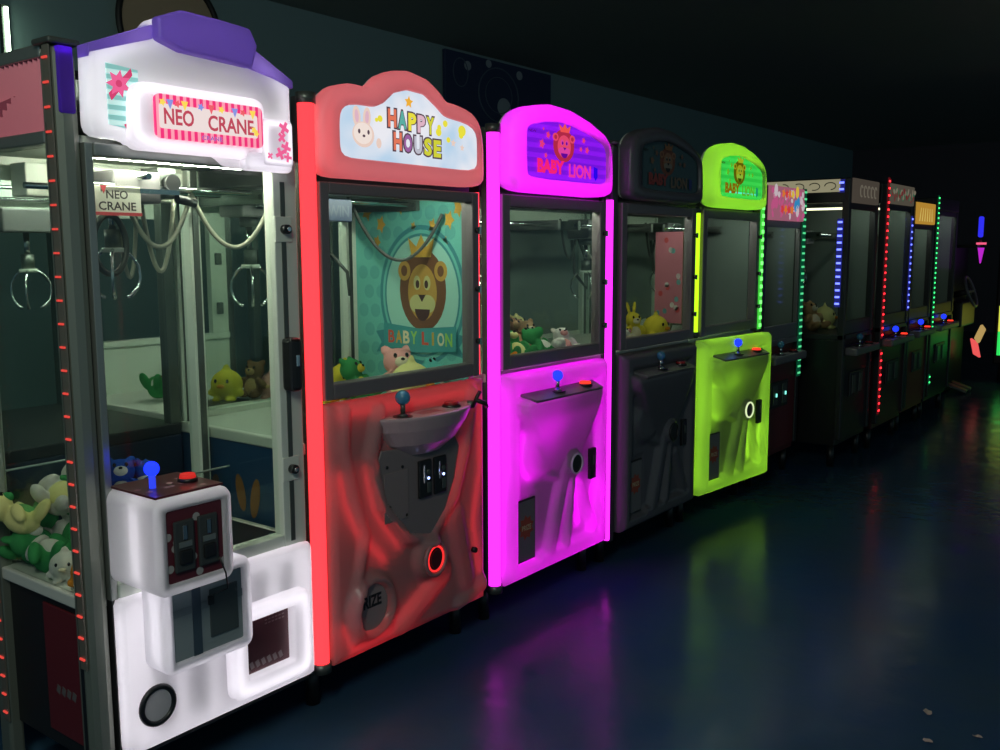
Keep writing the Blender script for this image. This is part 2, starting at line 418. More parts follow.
def heightfield(name, root, W, H, hf, mat, loc, rot=0, nx=74, nz=82, depth=.035, backing=None):
    mb = MB(); t = bmesh.new(); g = []
    for j in range(nz+1):
        g.append([t.verts.new((W*i/nx, -hf(W*i/nx, H*j/nz), H*j/nz)) for i in range(nx+1)])
    for j in range(nz):
        for i in range(nx): t.faces.new([g[j][i], g[j][i+1], g[j+1][i+1], g[j+1][i]])
    rim = [g[0][i] for i in range(nx+1)] + [g[j][nx] for j in range(1, nz+1)] + [g[nz][i] for i in range(nx-1, -1, -1)] + [g[j][0] for j in range(nz-1, 0, -1)]
    bk = [t.verts.new((v.co.x, depth, v.co.z)) for v in rim]
    for i in range(len(rim)):
        k = (i+1) % len(rim); t.faces.new([rim[k], rim[i], bk[i], bk[k]])
    mb.add(t, mat, True); o = mb.obj(name, root); o.location = loc; o.rotation_euler.z = rot
    mb = MB(); mb.box(.004, W-.004, depth-.006, depth-.001, .004, H-.004, backing or grey_plastic); mb.obj('back_plate', o)
    return o
def led_paths(panel, paths, led, y=.014, r=.006):
    mb = MB()
    for p in paths:
        closed = p[0] == p[-1]; q = p[:-1] if closed else p
        mb.tube([(x, y, z) for x, z in q], r, led, 6, closed)
    return mb.obj('led_strip', panel)
def place(o, loc, rot): o.location = loc; o.rotation_euler.z = rot; return o
# ---- door panel of the lion cranes
PW, PH = .70, .795
FUN = [(.045, .695), (.05, .655), (.27, .41), (.33, .36), (.46, .36), (.49, .41), (.585, .655), (.585, .695)]
def baby_h(x, z):
    e = min(x, PW-x, z, PH-z)
    h = .006 + .028*ss(0, .018, e) - .026*ss(.06, .085, e)                      # raised rim, recessed field
    d = sdpoly(x, z, FUN)
    if d < .03: h = max(h, (.022+.055*ss(.34, .68, z))*ss(.03, -.012, d))         # funnel under the controls
    for a, b, w, k in (((.38, .38), (.28, .08), .05, .030), ((.42, .36), (.39, .08), .03, .036), ((.50, .28), (.60, .10), .05, .022), ((.34, .36), (.23, .40), .03, .02)):
        q = dseg(x, z, a, b); h = max(h, k*ss(w, w*.35, q)+.006)
    q = math.hypot((x-.21)/.15, (z-.48)/.13); h = max(h, .03*ss(1.0, .55, q)+.004)   # rounded lobe
    q = math.hypot(x-.42, z-.40); h = max(h, .05*ss(.062, .05, q))
    if .055 < x < .20 and .055 < z < .32: h = min(h, .004)
    return h
def baby_panel(root, shell, led, loc, rot, ball, redlens, ring, lit=True):
    p = heightfield('door_panel', root, PW, PH, baby_h, shell, loc, rot)
    if led:
        a = .035
        led_paths(p, [[(a, a), (PW-a, a), (PW-a, PH-a), (a, PH-a), (a, a)], [(.50, .12), (.46, .34)], [(.58, .07), (.62, .30)], [(.30, .60), (.12, .58), (.08, .45), (.16, .385)]], led)
    mb = MB(); t = bmesh.new(); V = [t.verts.new(v) for v in ((.075, -.018, .712), (.58, -.018, .712), (.575, -.076, .688), (.11, -.076, .688))]; t.faces.new(V)
    r = bmesh.ops.extrude_face_region(t, geom=t.faces[:]); bmesh.ops.translate(t, verts=[v for v in r['geom'] if isinstance(v, bmesh.types.BMVert)], vec=(0, -.003, .008)); bmesh.ops.recalc_face_normals(t, faces=t.faces[:])
    mb.add(t, grey_plastic); place(mb.obj('control_plate', root), loc, rot)
    place(joystick(root, .29, -.045, .708, ball), loc, rot); place(push_button(root, .49, -.045, .708, redlens), loc, rot)
    mb = MB(); mb.tube([(.42+.04*math.cos(a), -.054, .40+.04*math.sin(a)) for a in [2*math.pi*i/28 for i in range(28)]], .0045, ring, 8, True)
    mb.prism(ellp(.42, .40, .036, .036), -.03, -.053, black); place(mb.obj('coin_return_ring', root), loc, rot)
    mb = MB(); mb.box(.065, .19, -.012, -.004, .065, .31, dark, .003); mb.box(.072, .183, -.014, -.012, .072, .303, grey_plastic)
    mb.flat(starp(.125, .20, .05, 9, .3, .72), lambda x, z: (x, -.0155, z), pbr('sticker_red', (.35, .06, .03), .6)); mb.text('PRIZE', lambda x, z: (x, -.0165, z), pbr('sticker_ink', (.6, .5, .3), .6), .125, .20, .02, .06)
    place(mb.obj('prize_flap', root), loc, rot)
    mb = MB(); mb.box(.575, .62, -.022, -.005, .30, .43, black, .004); mb.box(.59, .605, -.026, -.022, .36, .40, alu_dark, .002); mb.box(.588, .607, -.025, -.022, .32, .34, dark)
    place(mb.obj('coin_slot', root), loc, rot)
BO = [(.035, 1.53), (.03, 1.60), (.03, 1.735), (.045, 1.775), (.085, 1.805), (.16, 1.83), (.28, 1.848), (.41, 1.842), (.54, 1.815), (.67, 1.77), (.715, 1.73), (.728, 1.65), (.728, 1.53), (.6, 1.522), (.15, 1.522)]
BI = [(.115, 1.575), (.112, 1.67), (.112, 1.745), (.13, 1.762), (.246, 1.787), (.35, 1.795), (.42, 1.79), (.56, 1.765), (.66, 1.738), (.688, 1.71), (.693, 1.60), (.683, 1.57), (.5, 1.568), (.25, 1.568)]
def baby_marquee(root, shell, led, art):
    sh, I = light_box(root, 'marquee', BO, BI, .0, -.065, .016, shell, led, ledpath_y=-.03, c=(.38, 1.66), flat_sm=2, r_edge=.022, led_in=.04)
    mb = MB(); mb.prism(inset(I, .003), -.040, -.046, art['bg']); sg = mb.obj('sign_panel', root)
    f = lambda a, b, n=1: (a, -.046-.0006*n, b)
    mb = MB(); lion_art(mb, lambda a, b, n: f(.378+(a-.378)*1.45, b, n), .378, 1.705, .068, art['mane'], art['face'], art['muzzle'], art['dark'], art['crown']); mb.obj('lion_picture', sg)
    mb = MB(); f8 = lambda a, b: f(a, b, 10)
    for a in (('BABY', f8, art['l1'], .285, 1.622, .052, .18, .06), ('LION', f8, art['l2'], .485, 1.615, .052, .16, .04), ('NEW', f8, art['dark'], .165, 1.742, .011, .05, .02)):
        mb = MB(); mb.text(*a); mb.obj('lettering', sg)
    mb = MB()
    for x, z, r in ((.225, 1.70, .02), (.265, 1.735, .016), (.25, 1.66, .012), (.51, 1.735, .014), (.535, 1.70, .016), (.49, 1.70, .012), (.235, 1.755, .007)):
        mb = MB(); mb.flat(starp(x, z, r, 5, 1.3, .55), f8, art['star']); mb.obj('star', sg)
    mb = MB(); mb.flat([(.585, 1.60), (.60, 1.585), (.615, 1.60), (.615, 1.635), (.585, 1.64)], f8, art['l3']); mb.obj('droplet', sg)
# ---------------------------------------------------------------- lamps and glows
tube_red = emi('red_light_tube', (2.2, .075, .095), 1.)
tube_mag = emi('magenta_light_tube', (2.2, .05, 2.2), 1.)
tube_lime = emi('lime_light_tube', (.75, 1.6, .02), 1.)
led_red = emi('red_led', (1., .035, .045), 5.)
led_mag = emi('magenta_led', (1., 0.0, 1.), 10.)
led_lime = emi('lime_led', (.44, 1., 0.04), 5.5)
led_white = emi('white_led', (1., .95, 1.), 6.)
off_ball = pbr('unlit_ball', (.05, .22, .38), .25, coat=.5)
blue_glow = emi('lit_blue_ball', (.02, .06, 2.2), 1.)
red_glow = emi('lit_red_lens', (1.6, .06, .03), 1.)
red_lens = pbr('unlit_red_lens', (.35, .015, .02), .25, coat=.5)
lamp_w = emi('white_fluorescent', (1., 1.04, .84), 75.)
lamp_mid = emi('dim_fluorescent', (.95, 1.05, .88), 50.)
lamp_low = emi('weak_fluorescent', (.95, 1.05, .9), 24.)
lamp_far = emi('warm_fluorescent', (1., .95, .62), 2.2)
lamp_vlow = emi('hidden_fill_fluorescent', (.95, 1.05, .9), 15.)
dot_red = emi('red_diode', (1., .02, .03), 3.5); dot_green = emi('green_diode', (.05, 1., .22), 2.2); dot_blue = emi('blue_diode', (.12, .16, 1.), 3.)
base_red = emi('red_strip_tube', (.09, .004, .006), 1.); base_green = emi('green_strip_tube', (.002, .05, .018), 1.); base_blue = emi('blue_strip_tube', (.012, .014, .16), 1.)
# ================================================================= HAPPY HOUSE machine (red)
m2 = empty('claw_machine', (0, 0, 0), 'red-lit claw machine with a cloud-shaped HAPPY HOUSE sign', 'claw machine')
cabinet(m2, .77, .66, blue_cab, lamp=lamp_mid, poster=True, rear_white=False)
for i, (y, z, h, m) in enumerate(((.26, .55, .11, 'orange'), (.33, .56, .10, 'orange'), (.46, .56, .07, 'brown'), (.56, .50, .05, 'blue'))):
    mb = MB(); mb.flat(ellp(y, z, .022, h*.6, 20, .2*(-1)**i), lambda a, b: (-.0215, a, b), pbr('side_art_'+m, dict(orange=(.3, .11, .02), brown=(.14, .06, .03), blue=(.03, .1, .3))[m], .5)); mb.obj('side_picture', m2)
front_window(m2, .018, .738, .878, 1.508, .034, -.03, .022, door_grey, bar_b=.045)
tube_lamp(m2, 0, 0, .08, 1.722, .0235, tube_red)
mb = MB(); mb.box(.742, .752, -.02, .0, .88, 1.51, tube_red); mb.obj('light_strip', m2)
pink_shell = trans('pink_translucent_plastic', (.82, .30, .33), .55, .35, (.86, .36, .38))
sx = lambda x: .015+(x-.005)*.93
M2O = [(sx(x), z) for x, z in [(.02, 1.522), (.003, 1.545), (.003, 1.606), (.005, 1.70), (.02, 1.735), (.045, 1.763), (.086, 1.783), (.153, 1.795), (.205, 1.788), (.235, 1.80), (.27, 1.83), (.332, 1.853), (.409, 1.862), (.488, 1.85), (.55, 1.82), (.59, 1.79), (.668, 1.786), (.736, 1.77), (.78, 1.735), (.797, 1.672), (.80, 1.55), (.785, 1.525)]]
M2I = [(.02+(x-.02)*1.0, z) for x, z in [(.095, 1.575), (.08, 1.60), (.08, 1.682), (.088, 1.715), (.115, 1.735), (.173, 1.742), (.226, 1.739), (.262, 1.753), (.309, 1.79), (.375, 1.808), (.454, 1.804), (.514, 1.772), (.556, 1.745), (.653, 1.738), (.70, 1.73), (.727, 1.70), (.728, 1.60), (.715, 1.572)]]
led_pink = emi('soft_red_led', (1., .44, .48), 3.4)
_, I = light_box(m2, 'marquee', M2O, M2I, .0, -.05, .014, pink_shell, led_pink, ledpath_y=-.022, c=(.375, 1.67), flat_sm=1, r_edge=.02, led_in=.026)
sky = nt('sign_sky')
m, t, o = sky
tc = t.nodes.new('ShaderNodeTexCoord'); n1 = t.nodes.new('ShaderNodeTexNoise'); n1.inputs['Scale'].default_value = 6
rp = t.nodes.new('ShaderNodeValToRGB'); rp.color_ramp.elements[0].color = (.50, .68, .86, 1); rp.color_ramp.elements[1].color = (.86, .86, .92, 1); rp.color_ramp.elements[0].position = .35; rp.color_ramp.elements[1].position = .62
em = t.nodes.new('ShaderNodeEmission'); em.inputs[1].default_value = .95
t.links.new(tc.outputs['Object'], n1.inputs[0]); t.links.new(n1.outputs['Fac'], rp.inputs[0]); t.links.new(rp.outputs[0], em.inputs[0]); t.links.new(em.outputs[0], o.inputs[0])
mb = MB(); mb.prism(inset(I, .003), -.028, -.034, m); sg = mb.obj('sign_panel', m2)
E2 = lambda n, c: emi('print_'+n, c, 1.)
f = lambda a, b, n=1: (a, -.034-.0006*n, b)
ink = E2('ink', (.10, .06, .08)); cols = [E2('red', (.75, .18, .10)), E2('teal', (.10, .42, .36)), E2('yellow', (.80, .72, .05)), E2('pink', (.72, .45, .55)), E2('violet', (.32, .12, .34)), E2('grey', (.50, .50, .58)), E2('olive', (.62, .62, .04)), E2('orange', (.85, .42, .04)), E2('peach', (.80, .60, .52)), E2('whitep', (.9, .9, .9))]
mb = MB()
for i, (ch, x, z) in enumerate([('H', .312, 1.712), ('A', .357, 1.711), ('P', .402, 1.709), ('P', .444, 1.707), ('Y', .487, 1.706), ('H', .335, 1.645), ('O', .381, 1.643), ('U', .428, 1.641), ('S', .474, 1.639), ('E', .519, 1.637)]):
    c = [0, 1, 2, 3, 6, 0, 4, 5, 6, 6][i]
    mb = MB(); mb.text(ch, lambda a, b: f(a, b, 1), ink, x, z, .064, .047, .08); mb.text(ch, lambda a, b: f(a, b, 2), cols[c], x, z, .054, .036, .05); mb.obj('letter', sg)
mb = MB(); L = lambda n: (lambda a, b: f(a, b, n))
for dx in (-.022, .02): mb.flat(ellp(.185+dx, 1.702, .016, .03, 20, -dx*4), L(1), cols[8]); mb.flat(ellp(.185+dx, 1.703, .008, .019, 20, -dx*4), L(2), cols[3])
mb.flat(ellp(.188, 1.652, .045, .037), L(3), cols[8]); mb.flat(ellp(.186, 1.655, .038, .031), L(4), E2('cream', (.86, .74, .68)))
for dx in (-.018, .02): mb.flat(ellp(.188+dx, 1.66, .005, .007, 12), L(5), ink)
mb.flat(ellp(.189, 1.648, .006, .004, 12), L(5), ink); mb.flat(ellp(.252, 1.632, .011, .015, 14), L(3), cols[8]); mb.obj('rabbit_picture', sg)
mb = MB()
for x, z, r, c in ((.388, 1.768, .02, 7), (.26, 1.705, .011, 2), (.245, 1.70, .007, 2), (.56, 1.72, .012, 2), (.645, 1.705, .02, 2), (.64, 1.69, .012, 2), (.527, 1.69, .014, 2), (.53, 1.705, .01, 2), (.60, 1.662, .014, 8), (.645, 1.65, .012, 8), (.575, 1.67, .01, 2)):
    mb = MB(); mb.flat(starp(x, z, r, 5, 1.5, .5) if c != 2 else ellp(x, z, r, r*.9, 12), L(1), cols[c]); mb.obj('star', sg)
# door panel
def happy_h(x, z):
    e = min(x, .735-x, z, .80-z)
    h = .004+.012*ss(0, .02, e)
    S = [(.06, .80), (.05, .66), (.09, .50), (.13, .38), (.10, .26), (.06, .16), (.08, .06)]
    q = min(dseg(x, z, a, b) for a, b in zip(S, S[1:])); h += .018*ss(.028, .006, q)
    U = [(.20, .76), (.16, .62), (.20, .46), (.31, .33), (.42, .30), (.55, .42), (.62, .60), (.66, .76)]
    q = min(dseg(x, z, a, b) for a, b in zip(U, U[1:])); h += .024*ss(.036, .008, q)
    q = math.hypot(x-.15, z-.145); h += .030*ss(.115, .085, q) - .030*ss(.085, .070, q)
    q = math.hypot(x-.42, z-.235); h += .030*ss(.085, .055, q)
    for a, b, w in (((.30, .04), (.50, .16), .05), ((.62, .10), (.56, .34), .06), ((.58, .02), (.72, .06), .04)):
        h += .018*ss(w, w*.2, dseg(x, z, a, b))
    return h
smoke = trans('red_lit_plastic', (.46, .30, .31), .5, .28, (.80, .66, .66))
loc2 = (.03, -.015, .062)
p2 = heightfield('door_panel', m2, .735, .80, happy_h, smoke, loc2, backing=dark)
led_paths(p2, [[(.03, .77), (.70, .765)], [(.70, .765), (.705, .50), (.66, .30), (.70, .10)], [(.035, .60), (.05, .50), (.10, .40), (.22, .27)], [(.14, .60), (.18, .44), (.29, .30)], [(.62, .58), (.56, .42), (.50, .34)], [(.06, .03), (.24, .035), (.33, .09), (.50, .15)], [(.08, .03), (.03, .12)], [(.66, .04), (.72, .03)]], led_red, .004, .004)
mb = MB()  # tray under the joystick: half-round basin
t = bmesh.new(); rows = []
for k, (sc, dz) in enumerate(((.40, 0.0), (.70, .04), (.90, .09), (1.0, .128), (1.0, .135), (.97, .137))):
    rows.append([(.40+.225*sc*math.cos(a), -.005-.12*sc*math.sin(a), .60+dz) for a in [math.pi*i/24 for i in range(25)]])
t.free()
t = bmesh.new(); vr = [[t.verts.new(p) for p in r_] for r_ in rows]
for A, B in zip(vr, vr[1:]):
    for i in range(24): t.faces.new([A[i+1], A[i], B[i], B[i+1]])
t.faces.new(vr[-1][::-1]); t.faces.new(vr[0])
mb.add(t, pbr('shelf_plastic', (.46, .33, .35), .35, coat=.3), False); o = mb.obj('control_shelf', m2); o.location = loc2
place(joystick(m2, .265, -.06, .735, off_ball, alu_dark, .024), loc2, 0); place(push_button(m2, .505, -.055, .735, red_lens, .026), loc2, 0)
mb = MB(); mb.box(.33, .43, -.085, -.04, .7345, .737, pbr('instruction_sticker', (.4, .12, .14), .6)); mb.obj('sticker', m2).location = loc2
mb = MB(); mb.tube([(.60, -.07, .725), (.605, -.085, .76), (.62, -.085, .775)], .007, black); mb.tube([(.60, -.08, .75), (.63, -.10, .735), (.65, -.09, .72)], .008, black); mb.cyl((.60, -.06, .72), (.60, -.06, .745), .012, alu_dark); mb.obj('token_clip', m2, loc2)
UP = smooth([(.165, .66), (.15, .56), (.185, .46), (.26, .37), (.34, .305), (.42, .30), (.50, .39), (.545, .48), (.575, .60), (.57, .66), (.37, .60)], 1, .3)
mb = MB(); mb.prism(UP, -.018, -.034, pbr('coin_plate_grey', (.21, .165, .17), .42), .004)
for x, z in ((.215, .58), (.285, .57), (.225, .45), (.30, .41)): mb.cyl((x, -.034, z), (x, -.037, z), .005, black)
mb.obj('coin_plate', m2, loc2)
mb = MB(); mb.box(.20, .31, -.037, -.034, .40, .56, pbr('coin_plate_hatch', (.24, .185, .185), .4), .002); mb.obj('service_hatch', m2, loc2)
for x in (.385, .46):
    mb = MB(); mb.box(x-.03, x+.03, -.045, -.034, .45, .575, black, .004); mb.box(x-.012, x-.004, -.049, -.045, .50, .56, chrome, .002); mb.box(x+.004, x+.022, -.049, -.045, .465, .50, alu_dark, .003); mb.cyl((x+.01, -.045, .535), (x+.01, -.05, .535), .008, alu_dark)
    cm = mb.obj('coin_mechanism', m2, loc2)
    mb = MB(); mb.cyl((x+.006, -.05, .515), (x+.006, -.053, .515), .0045, emi('blue_white_diode', (.35, .45, 1.), 4.)); mb.obj('indicator_lamp', cm)
mb = MB(); mb.tube([(.42+.05*math.cos(a), -.052, .235+.055*math.sin(a)) for a in [2*math.pi*i/32 for i in range(32)]], .008, pbr('ring_plastic', (.35, .16, .17), .4), 8, True); mb.prism(ellp(.42, .235, .046, .05), -.03, -.05, black)
r2 = mb.obj('coin_return_button', m2, loc2)
mb = MB(); mb.tube([(.42+.038*math.cos(a), -.053, .235+.042*math.sin(a)) for a in [2*math.pi*i/32 for i in range(32)]], .0035, emi('red_ring_glow', (1., .03, .03), 1.2), 6, True); mb.prism(ellp(.42, .235, .027, .03), -.048, -.056, pbr('button_dark_red', (.08, .008, .01), .3)); mb.obj('glowing_ring', r2)
mb = MB(); mb.prism(ellp(.15, .145, .070, .076), -.012, -.024, pbr('flap_grey', (.30, .22, .22), .4), .003); mb.text('PRIZE', lambda a, b: (a, -.0248, b), black, .14, .165, .04, .10, .04); mb.obj('prize_flap', m2, loc2)
mb = MB(); mb.cyl((.655, -.02, .20), (.655, -.035, .20), .010, black); mb.obj('door_lock', m2, loc2)
# poster on the right inner wall (a flat printed sheet on a board), facing the cabinet's inside
mb = MB(); mb.box(.745, .768, .025, .60, .757, 1.495, white_metal); mb.obj('side_board', m2)
teal = pbr('poster_teal', (.16, .52, .44), .5); teal2 = pbr('poster_teal_spot', (.12, .42, .38), .5); tealr = pbr('poster_ring', (.05, .25, .27), .5); ribbon = pbr('poster_ribbon', (.05, .30, .30), .5)
gold = pbr('poster_gold', (.62, .34, .04), .5); lion_b = pbr('poster_mane', (.16, .06, .02), .5); lion_f = pbr('poster_face', (.50, .28, .05), .5); lion_m = pbr('poster_muzzle', (.55, .52, .22), .5); pink_ = pbr('poster_dark', (.06, .02, .015), .5)
mb = MB(); mb.box(.741, .745, .025, .575, .765, 1.49, teal)
pf = lambda a, b, n=1: (.741-.0006*n, .575-.71*a, b)          # a runs from the back post to the front
for i in range(9):
    for j in range(10):
        a, b = .05+i*.088+(.044 if j % 2 else 0), .80+j*.072
        if a < .70: mb.flat(ellp(a, b, .036, .026, 16), lambda x, z: pf(x, z, .5), teal2)
po = mb.obj('poster', m2)
mb = MB()
for rr, lay, mm in ((.255, 1, tealr), (.238, 1.2, teal), (.225, 1.4, tealr), (.215, 1.6, pbr('poster_pale', (.35, .66, .55), .5))): mb.flat(ellp(.47, 1.15, rr*1.15, rr, 44), lambda x, z: pf(x, z, lay), mm)
for d, a in ((1, (.14, .30)), (-1, (.76, .62))): mb.flat([(a[0], 1.01), (a[1], 1.03), (a[1], .95), (a[0], .93), (a[0]+.04*d, .97)], lambda x, z: pf(x, z, 2), tealr)
lay = 2.5; mb.flat([(.21, 1.045), (.46, 1.03), (.71, 1.045), (.71, .955), (.46, .94), (.21, .955)], lambda x, z: pf(x, z, 15), ribbon); mb.obj('emblem', po)
mb = MB(); lion_art(mb, lambda a, b, n: pf(.48+(a-.48)*1.3, b, 3+n), .48, 1.17, .165, lion_b, lion_f, lion_m, pink_, gold); mb.obj('lion_picture', po)
mb = MB()
for i, ch in enumerate('BABYLION'):
    mb.text(ch, lambda x, z: pf(x, z, 16), [pbr('l_red', (.6, .08, .04), .5), gold, pbr('l_pale', (.7, .65, .4), .5), pbr('l_green', (.3, .6, .1), .5)][i % 4], .265+i*.053+(.025 if i > 3 else 0), .995, .048, .046 if ch != 'I' else .014, .03)
mb.obj('lettering', po)
mb = MB()
for a, b, r in ((.09, 1.46, .04), (.19, 1.41, .035), (.16, 1.345, .028), (.33, 1.47, .03), (.42, 1.40, .02), (.55, 1.40, .03), (.66, 1.42, .036), (.63, 1.34, .026), (.72, 1.46, .035)):
    mb = MB(); mb.flat(starp(a, b, r, 5, 1.2, .55), lambda x, z: pf(x, z, 1), gold); mb.obj('star', po)
gantry(m2, .03, .73, .25, .55, 1.475, .12, .42, s=.8)
mb = MB(); mb.tube(catenary((.52, .38, 1.50), (.72, .12, 1.44), .19), .006, rubber); mb.tube([(.34, .38, 1.36), (.40, .33, 1.29), (.43, .3, 1.24), (.44, .3, 1.16)], .006, rubber); mb.obj('hanging_cable', m2)
mb = MB(); mb.box(.19, .325, .16, .18, 1.405, 1.475, navy, .003); mb.text('WIN', lambda a, b: (a, .1592, b), pbr('tag_grey', (.05, .06, .08), .5), .265, 1.437, .035, .09); mb.obj('hanging_tag', m2)
# ================================================================= lion machines
def lion_machine(X, label, shell, led, tube, art, ball, lens, ring, lamp, rot=0, py=-.018, wide=.775, tubez=(.075, 1.722), cab=navy, s=.8, tr=.023, tx=0., sill=.87, side_board=False):
    r = empty('claw_machine', (X, 0, 0), label, 'claw machine')
    cabinet(r, wide, .66, cab, lamp=lamp, sill=sill, rear_white=False, back_hinge=False, board=pbr('grey_fill_board', (.17, .21, .19), .5), side_board=pbr('grey_fill_board', (.17, .21, .19), .5) if side_board else None)  # grey boards added in place of panes to catch light and lift the interior
    front_window(r, .025, .738, .878, 1.512, .045, -.022, .022, door_grey, bar_b=.048)
    if tube: tube_lamp(r, tx, 0, tubez[0], tubez[1], tr, tube)
    baby_marquee(r, shell, led, art)
    baby_panel(r, shell, led, (.028, py, .063), rot, ball, lens, ring)
    gantry(r, .03, wide-.04, .22, .52, 1.42, .34, .36, s=s)
    mb = MB(); mb.tube(catenary((.06, .32, 1.45), (.36, .42, 1.42), .16), .006, rubber); mb.tube(catenary((.36, .40, 1.40), (.46, .30, 1.42), .14), .006, cable_pale); mb.tube([(.38, .44, 1.40), (.42, .4, 1.25), (.38, .38, 1.13), (.34, .42, 1.2), (.36, .45, 1.36)], .009, rubber); mb.obj('hanging_cable', r)
    return r
mag_shell = trans('magenta_lit_plastic', (.55, .42, .55), .62, .35, (.85, .80, .85))
artM = dict(bg=striped('violet_sign', (.16, .004, .62), (.24, .006, .80), 9, 'Z', .5, .95), mane=E2('lionred', (.42, .02, .06)), face=E2('lionrose', (.75, .06, .14)), muzzle=E2('lionpink', (.7, .05, .35)), dark=E2('plum', (.12, .0, .30)), crown=E2('crownred', (.85, .08, .08)), l1=E2('hotpink', (.9, .015, .18)), l2=E2('rosep', (.8, .03, .38)), l3=E2('deepblue', (.02, .0, .8)), star=E2('starred', (.75, .04, .2)))
m3 = lion_machine(.86, 'magenta-lit claw machine with a violet BABY LION sign and lit blue joystick', mag_shell, led_mag, tube_mag, artM, blue_glow, red_glow, pbr('ring_violet', (.8, .6, .85), .3), lamp_mid, tx=-.003)
mb = MB(); mb.box(.778, .796, -.02, .004, .05, 1.52, tube_mag); mb.box(.774, .80, .004, .02, .04, 1.53, alu_dark); mb.obj('light_strip', m3)
off_shell = trans('unlit_grey_plastic', (.13, .125, .14), .2, .32, (.3, .3, .3))
D2 = lambda n, c: pbr('art_'+n, c, .5)
artD = dict(bg=D2('bg', (.05, .10, .11)), mane=D2('mane', (.20, .06, .03)), face=D2('face', (.30, .14, .07)), muzzle=D2('muz', (.25, .2, .15)), dark=D2('dark', (.012, .012, .012)), crown=D2('crown', (.3, .12, .04)), l1=D2('l1', (.35, .05, .04)), l2=D2('l2', (.2, .13, .08)), l3=D2('l3', (.03, .05, .2)), star=D2('star', (.2, .1, .06)))
m4 = lion_machine(1.705, 'switched-off grey claw machine standing between the magenta and lime-green ones', off_shell, None, None, artD, off_ball, red_lens, dark, lamp_low, wide=.76, cab=dark)
mb = MB(); mb.box(-.042, .006, -.012, .02, .03, 1.75, pbr('dark_post', (.06, .06, .065), .35, .3), .01); mb.cyl((-.018, -.002, 1.75), (-.018, -.002, 1.765), .022, alu_dark); mb.obj('front_post', m4)
mb = MB(); mb.box(.722, .729, .04, .19, .95, 1.40, pbr('pink_side_print', (.5, .16, .2), .5))
for i in range(14): mb.flat(ellp(.055+.12*random.random(), .98+.4*random.random(), .012, .014, 12), lambda a, b: (.7215, a, b), [D2('p_white', (.6, .55, .5)), D2('p_teal', (.15, .35, .33)), D2('p_red', (.5, .05, .05))][i % 3])
mb.obj('side_poster', m4)
lime_shell = trans('lime_lit_plastic', (.45, .52, .25), .62, .35, (.80, .85, .62))
artL = dict(bg=striped('green_sign', (.025, .50, .05), (.04, .62, .07), 9, 'Z', .5, .95), mane=E2('maneolive', (.10, .10, .0)), face=E2('faceolive', (.30, .32, .01)), muzzle=E2('muzolive', (.25, .45, .03)), dark=E2('darkolive', (.03, .06, .0)), crown=E2('crownolive', (.33, .42, .01)), l1=E2('rust', (.22, .12, .0)), l2=E2('leaf', (.10, .40, .02)), l3=E2('seagreen', (.01, .30, .12)), star=E2('starolive', (.12, .42, .02)))
m5 = lion_machine(2.50, 'lime-green-lit claw machine with green BABY LION sign, its lower door ajar', lime_shell, led_lime, tube_lime, artL, blue_glow, red_glow, emi('pale_ring', (.75, .9, .5), 1.), lamp_low, side_board=True, rot=R(-5.5), py=-.022, tubez=(.905, 1.49), tr=.013, tx=.0, cab=dark)
led_strip(m5, 'led_strip', .762, -.018, .87, 1.56, '-y', 16, emi('lime_diode', (.25, 1.5, .25), 1.3), emi('lime_strip_tube', (.06, .62, .05), 1.), .036, .008, .02)
mb = MB(); mb.box(.742, .780, -.018, .02, .86, 1.57, alu_dark); mb.obj('front_post', m5)
mb = MB(); mb.box(.25, .60, -.0496, -.0484, 1.598, 1.606, emi('cyan_streak', (.1, .85, .6), 1.)); mb.obj('cyan_sign_line', m5)
# ================================================================= NEO CRANE machine (white)
OX = -.73
m1 = empty('claw_machine', (OX, 0, 0), 'white-lit claw machine with a purple-topped NEO CRANE sign', 'claw machine')
def W1(mb, name, parent=m1, **k):
    for v in mb.bm.verts: v.co.x -= OX
    return mb.obj(name, parent, **k)
pil = pbr('grey_green_pillar', (.27, .29, .24), .35, .6)
mb = MB(); mb.box(-.727, -.665, 0, .065, -.085, 1.77, pil, .02); mb.box(-.735, -.66, -.006, .07, 1.768, 1.782, alu_dark, .005); mb.box(-.7275, -.726, .025, .04, .05, 1.6, black)
fp = W1(mb, 'front_pillar')
viol = trans('violet_lamp_cover', (.25, .10, .75), .75, .3, (.30, .10, .95))
mb = MB(); mb.box(-.715, -.679, -.007, .012, 1.62, 1.765, viol, .004); lc = W1(mb, 'violet_lamp', fp)
mb = MB(); mb.box(-.711, -.683, .002, .008, 1.725, 1.758, emi('violet_led', (.28, .03, 1.), 5.)); W1(mb, 'led_strip', lc)
for a in ((-.727, -.688, .43, .49, -.085, 1.77, pil),):
    mb = MB(); mb.box(*a, .008); W1(mb, 'side_pillar')
for y in (.445,):
    mb = MB(); mb.box(-.085, -.045, y, y+.05, .49, 1.56, white_metal, .004); mb.box(-.075, -.055, y-.004, y+.055, .49, 1.56, alu_dark); W1(mb, 'side_pillar')
mb = MB(); mb.box(-.70, -.05, .03, .495, .05, .455, pbr('black_laminate', (.012, .011, .013), .45), .003); mb.box(-.66, -.052, .0, .03, .05, .49, dark); W1(mb, 'cabinet_body')
mb = MB(); mb.box(-.706, -.70, .075, .25, .09, .43, red_cab, .002)
for i in range(4): mb.box(-.7068, -.706, .11+i*.025, .127+i*.025, .20, .222, pbr('worn_print', (.13, .11, .11), .6), rot=(R(20), 0, 0))
W1(mb, 'side_door')
mb = MB(); mb.box(-.718, -.048, .022, .498, .455, .487, bed_white, .004); W1(mb, 'prize_bed')
mb = MB(); mb.box(-.36, -.08, .05, .30, .4875, .489, black)
W1(mb, 'prize_chute')
mb = MB()
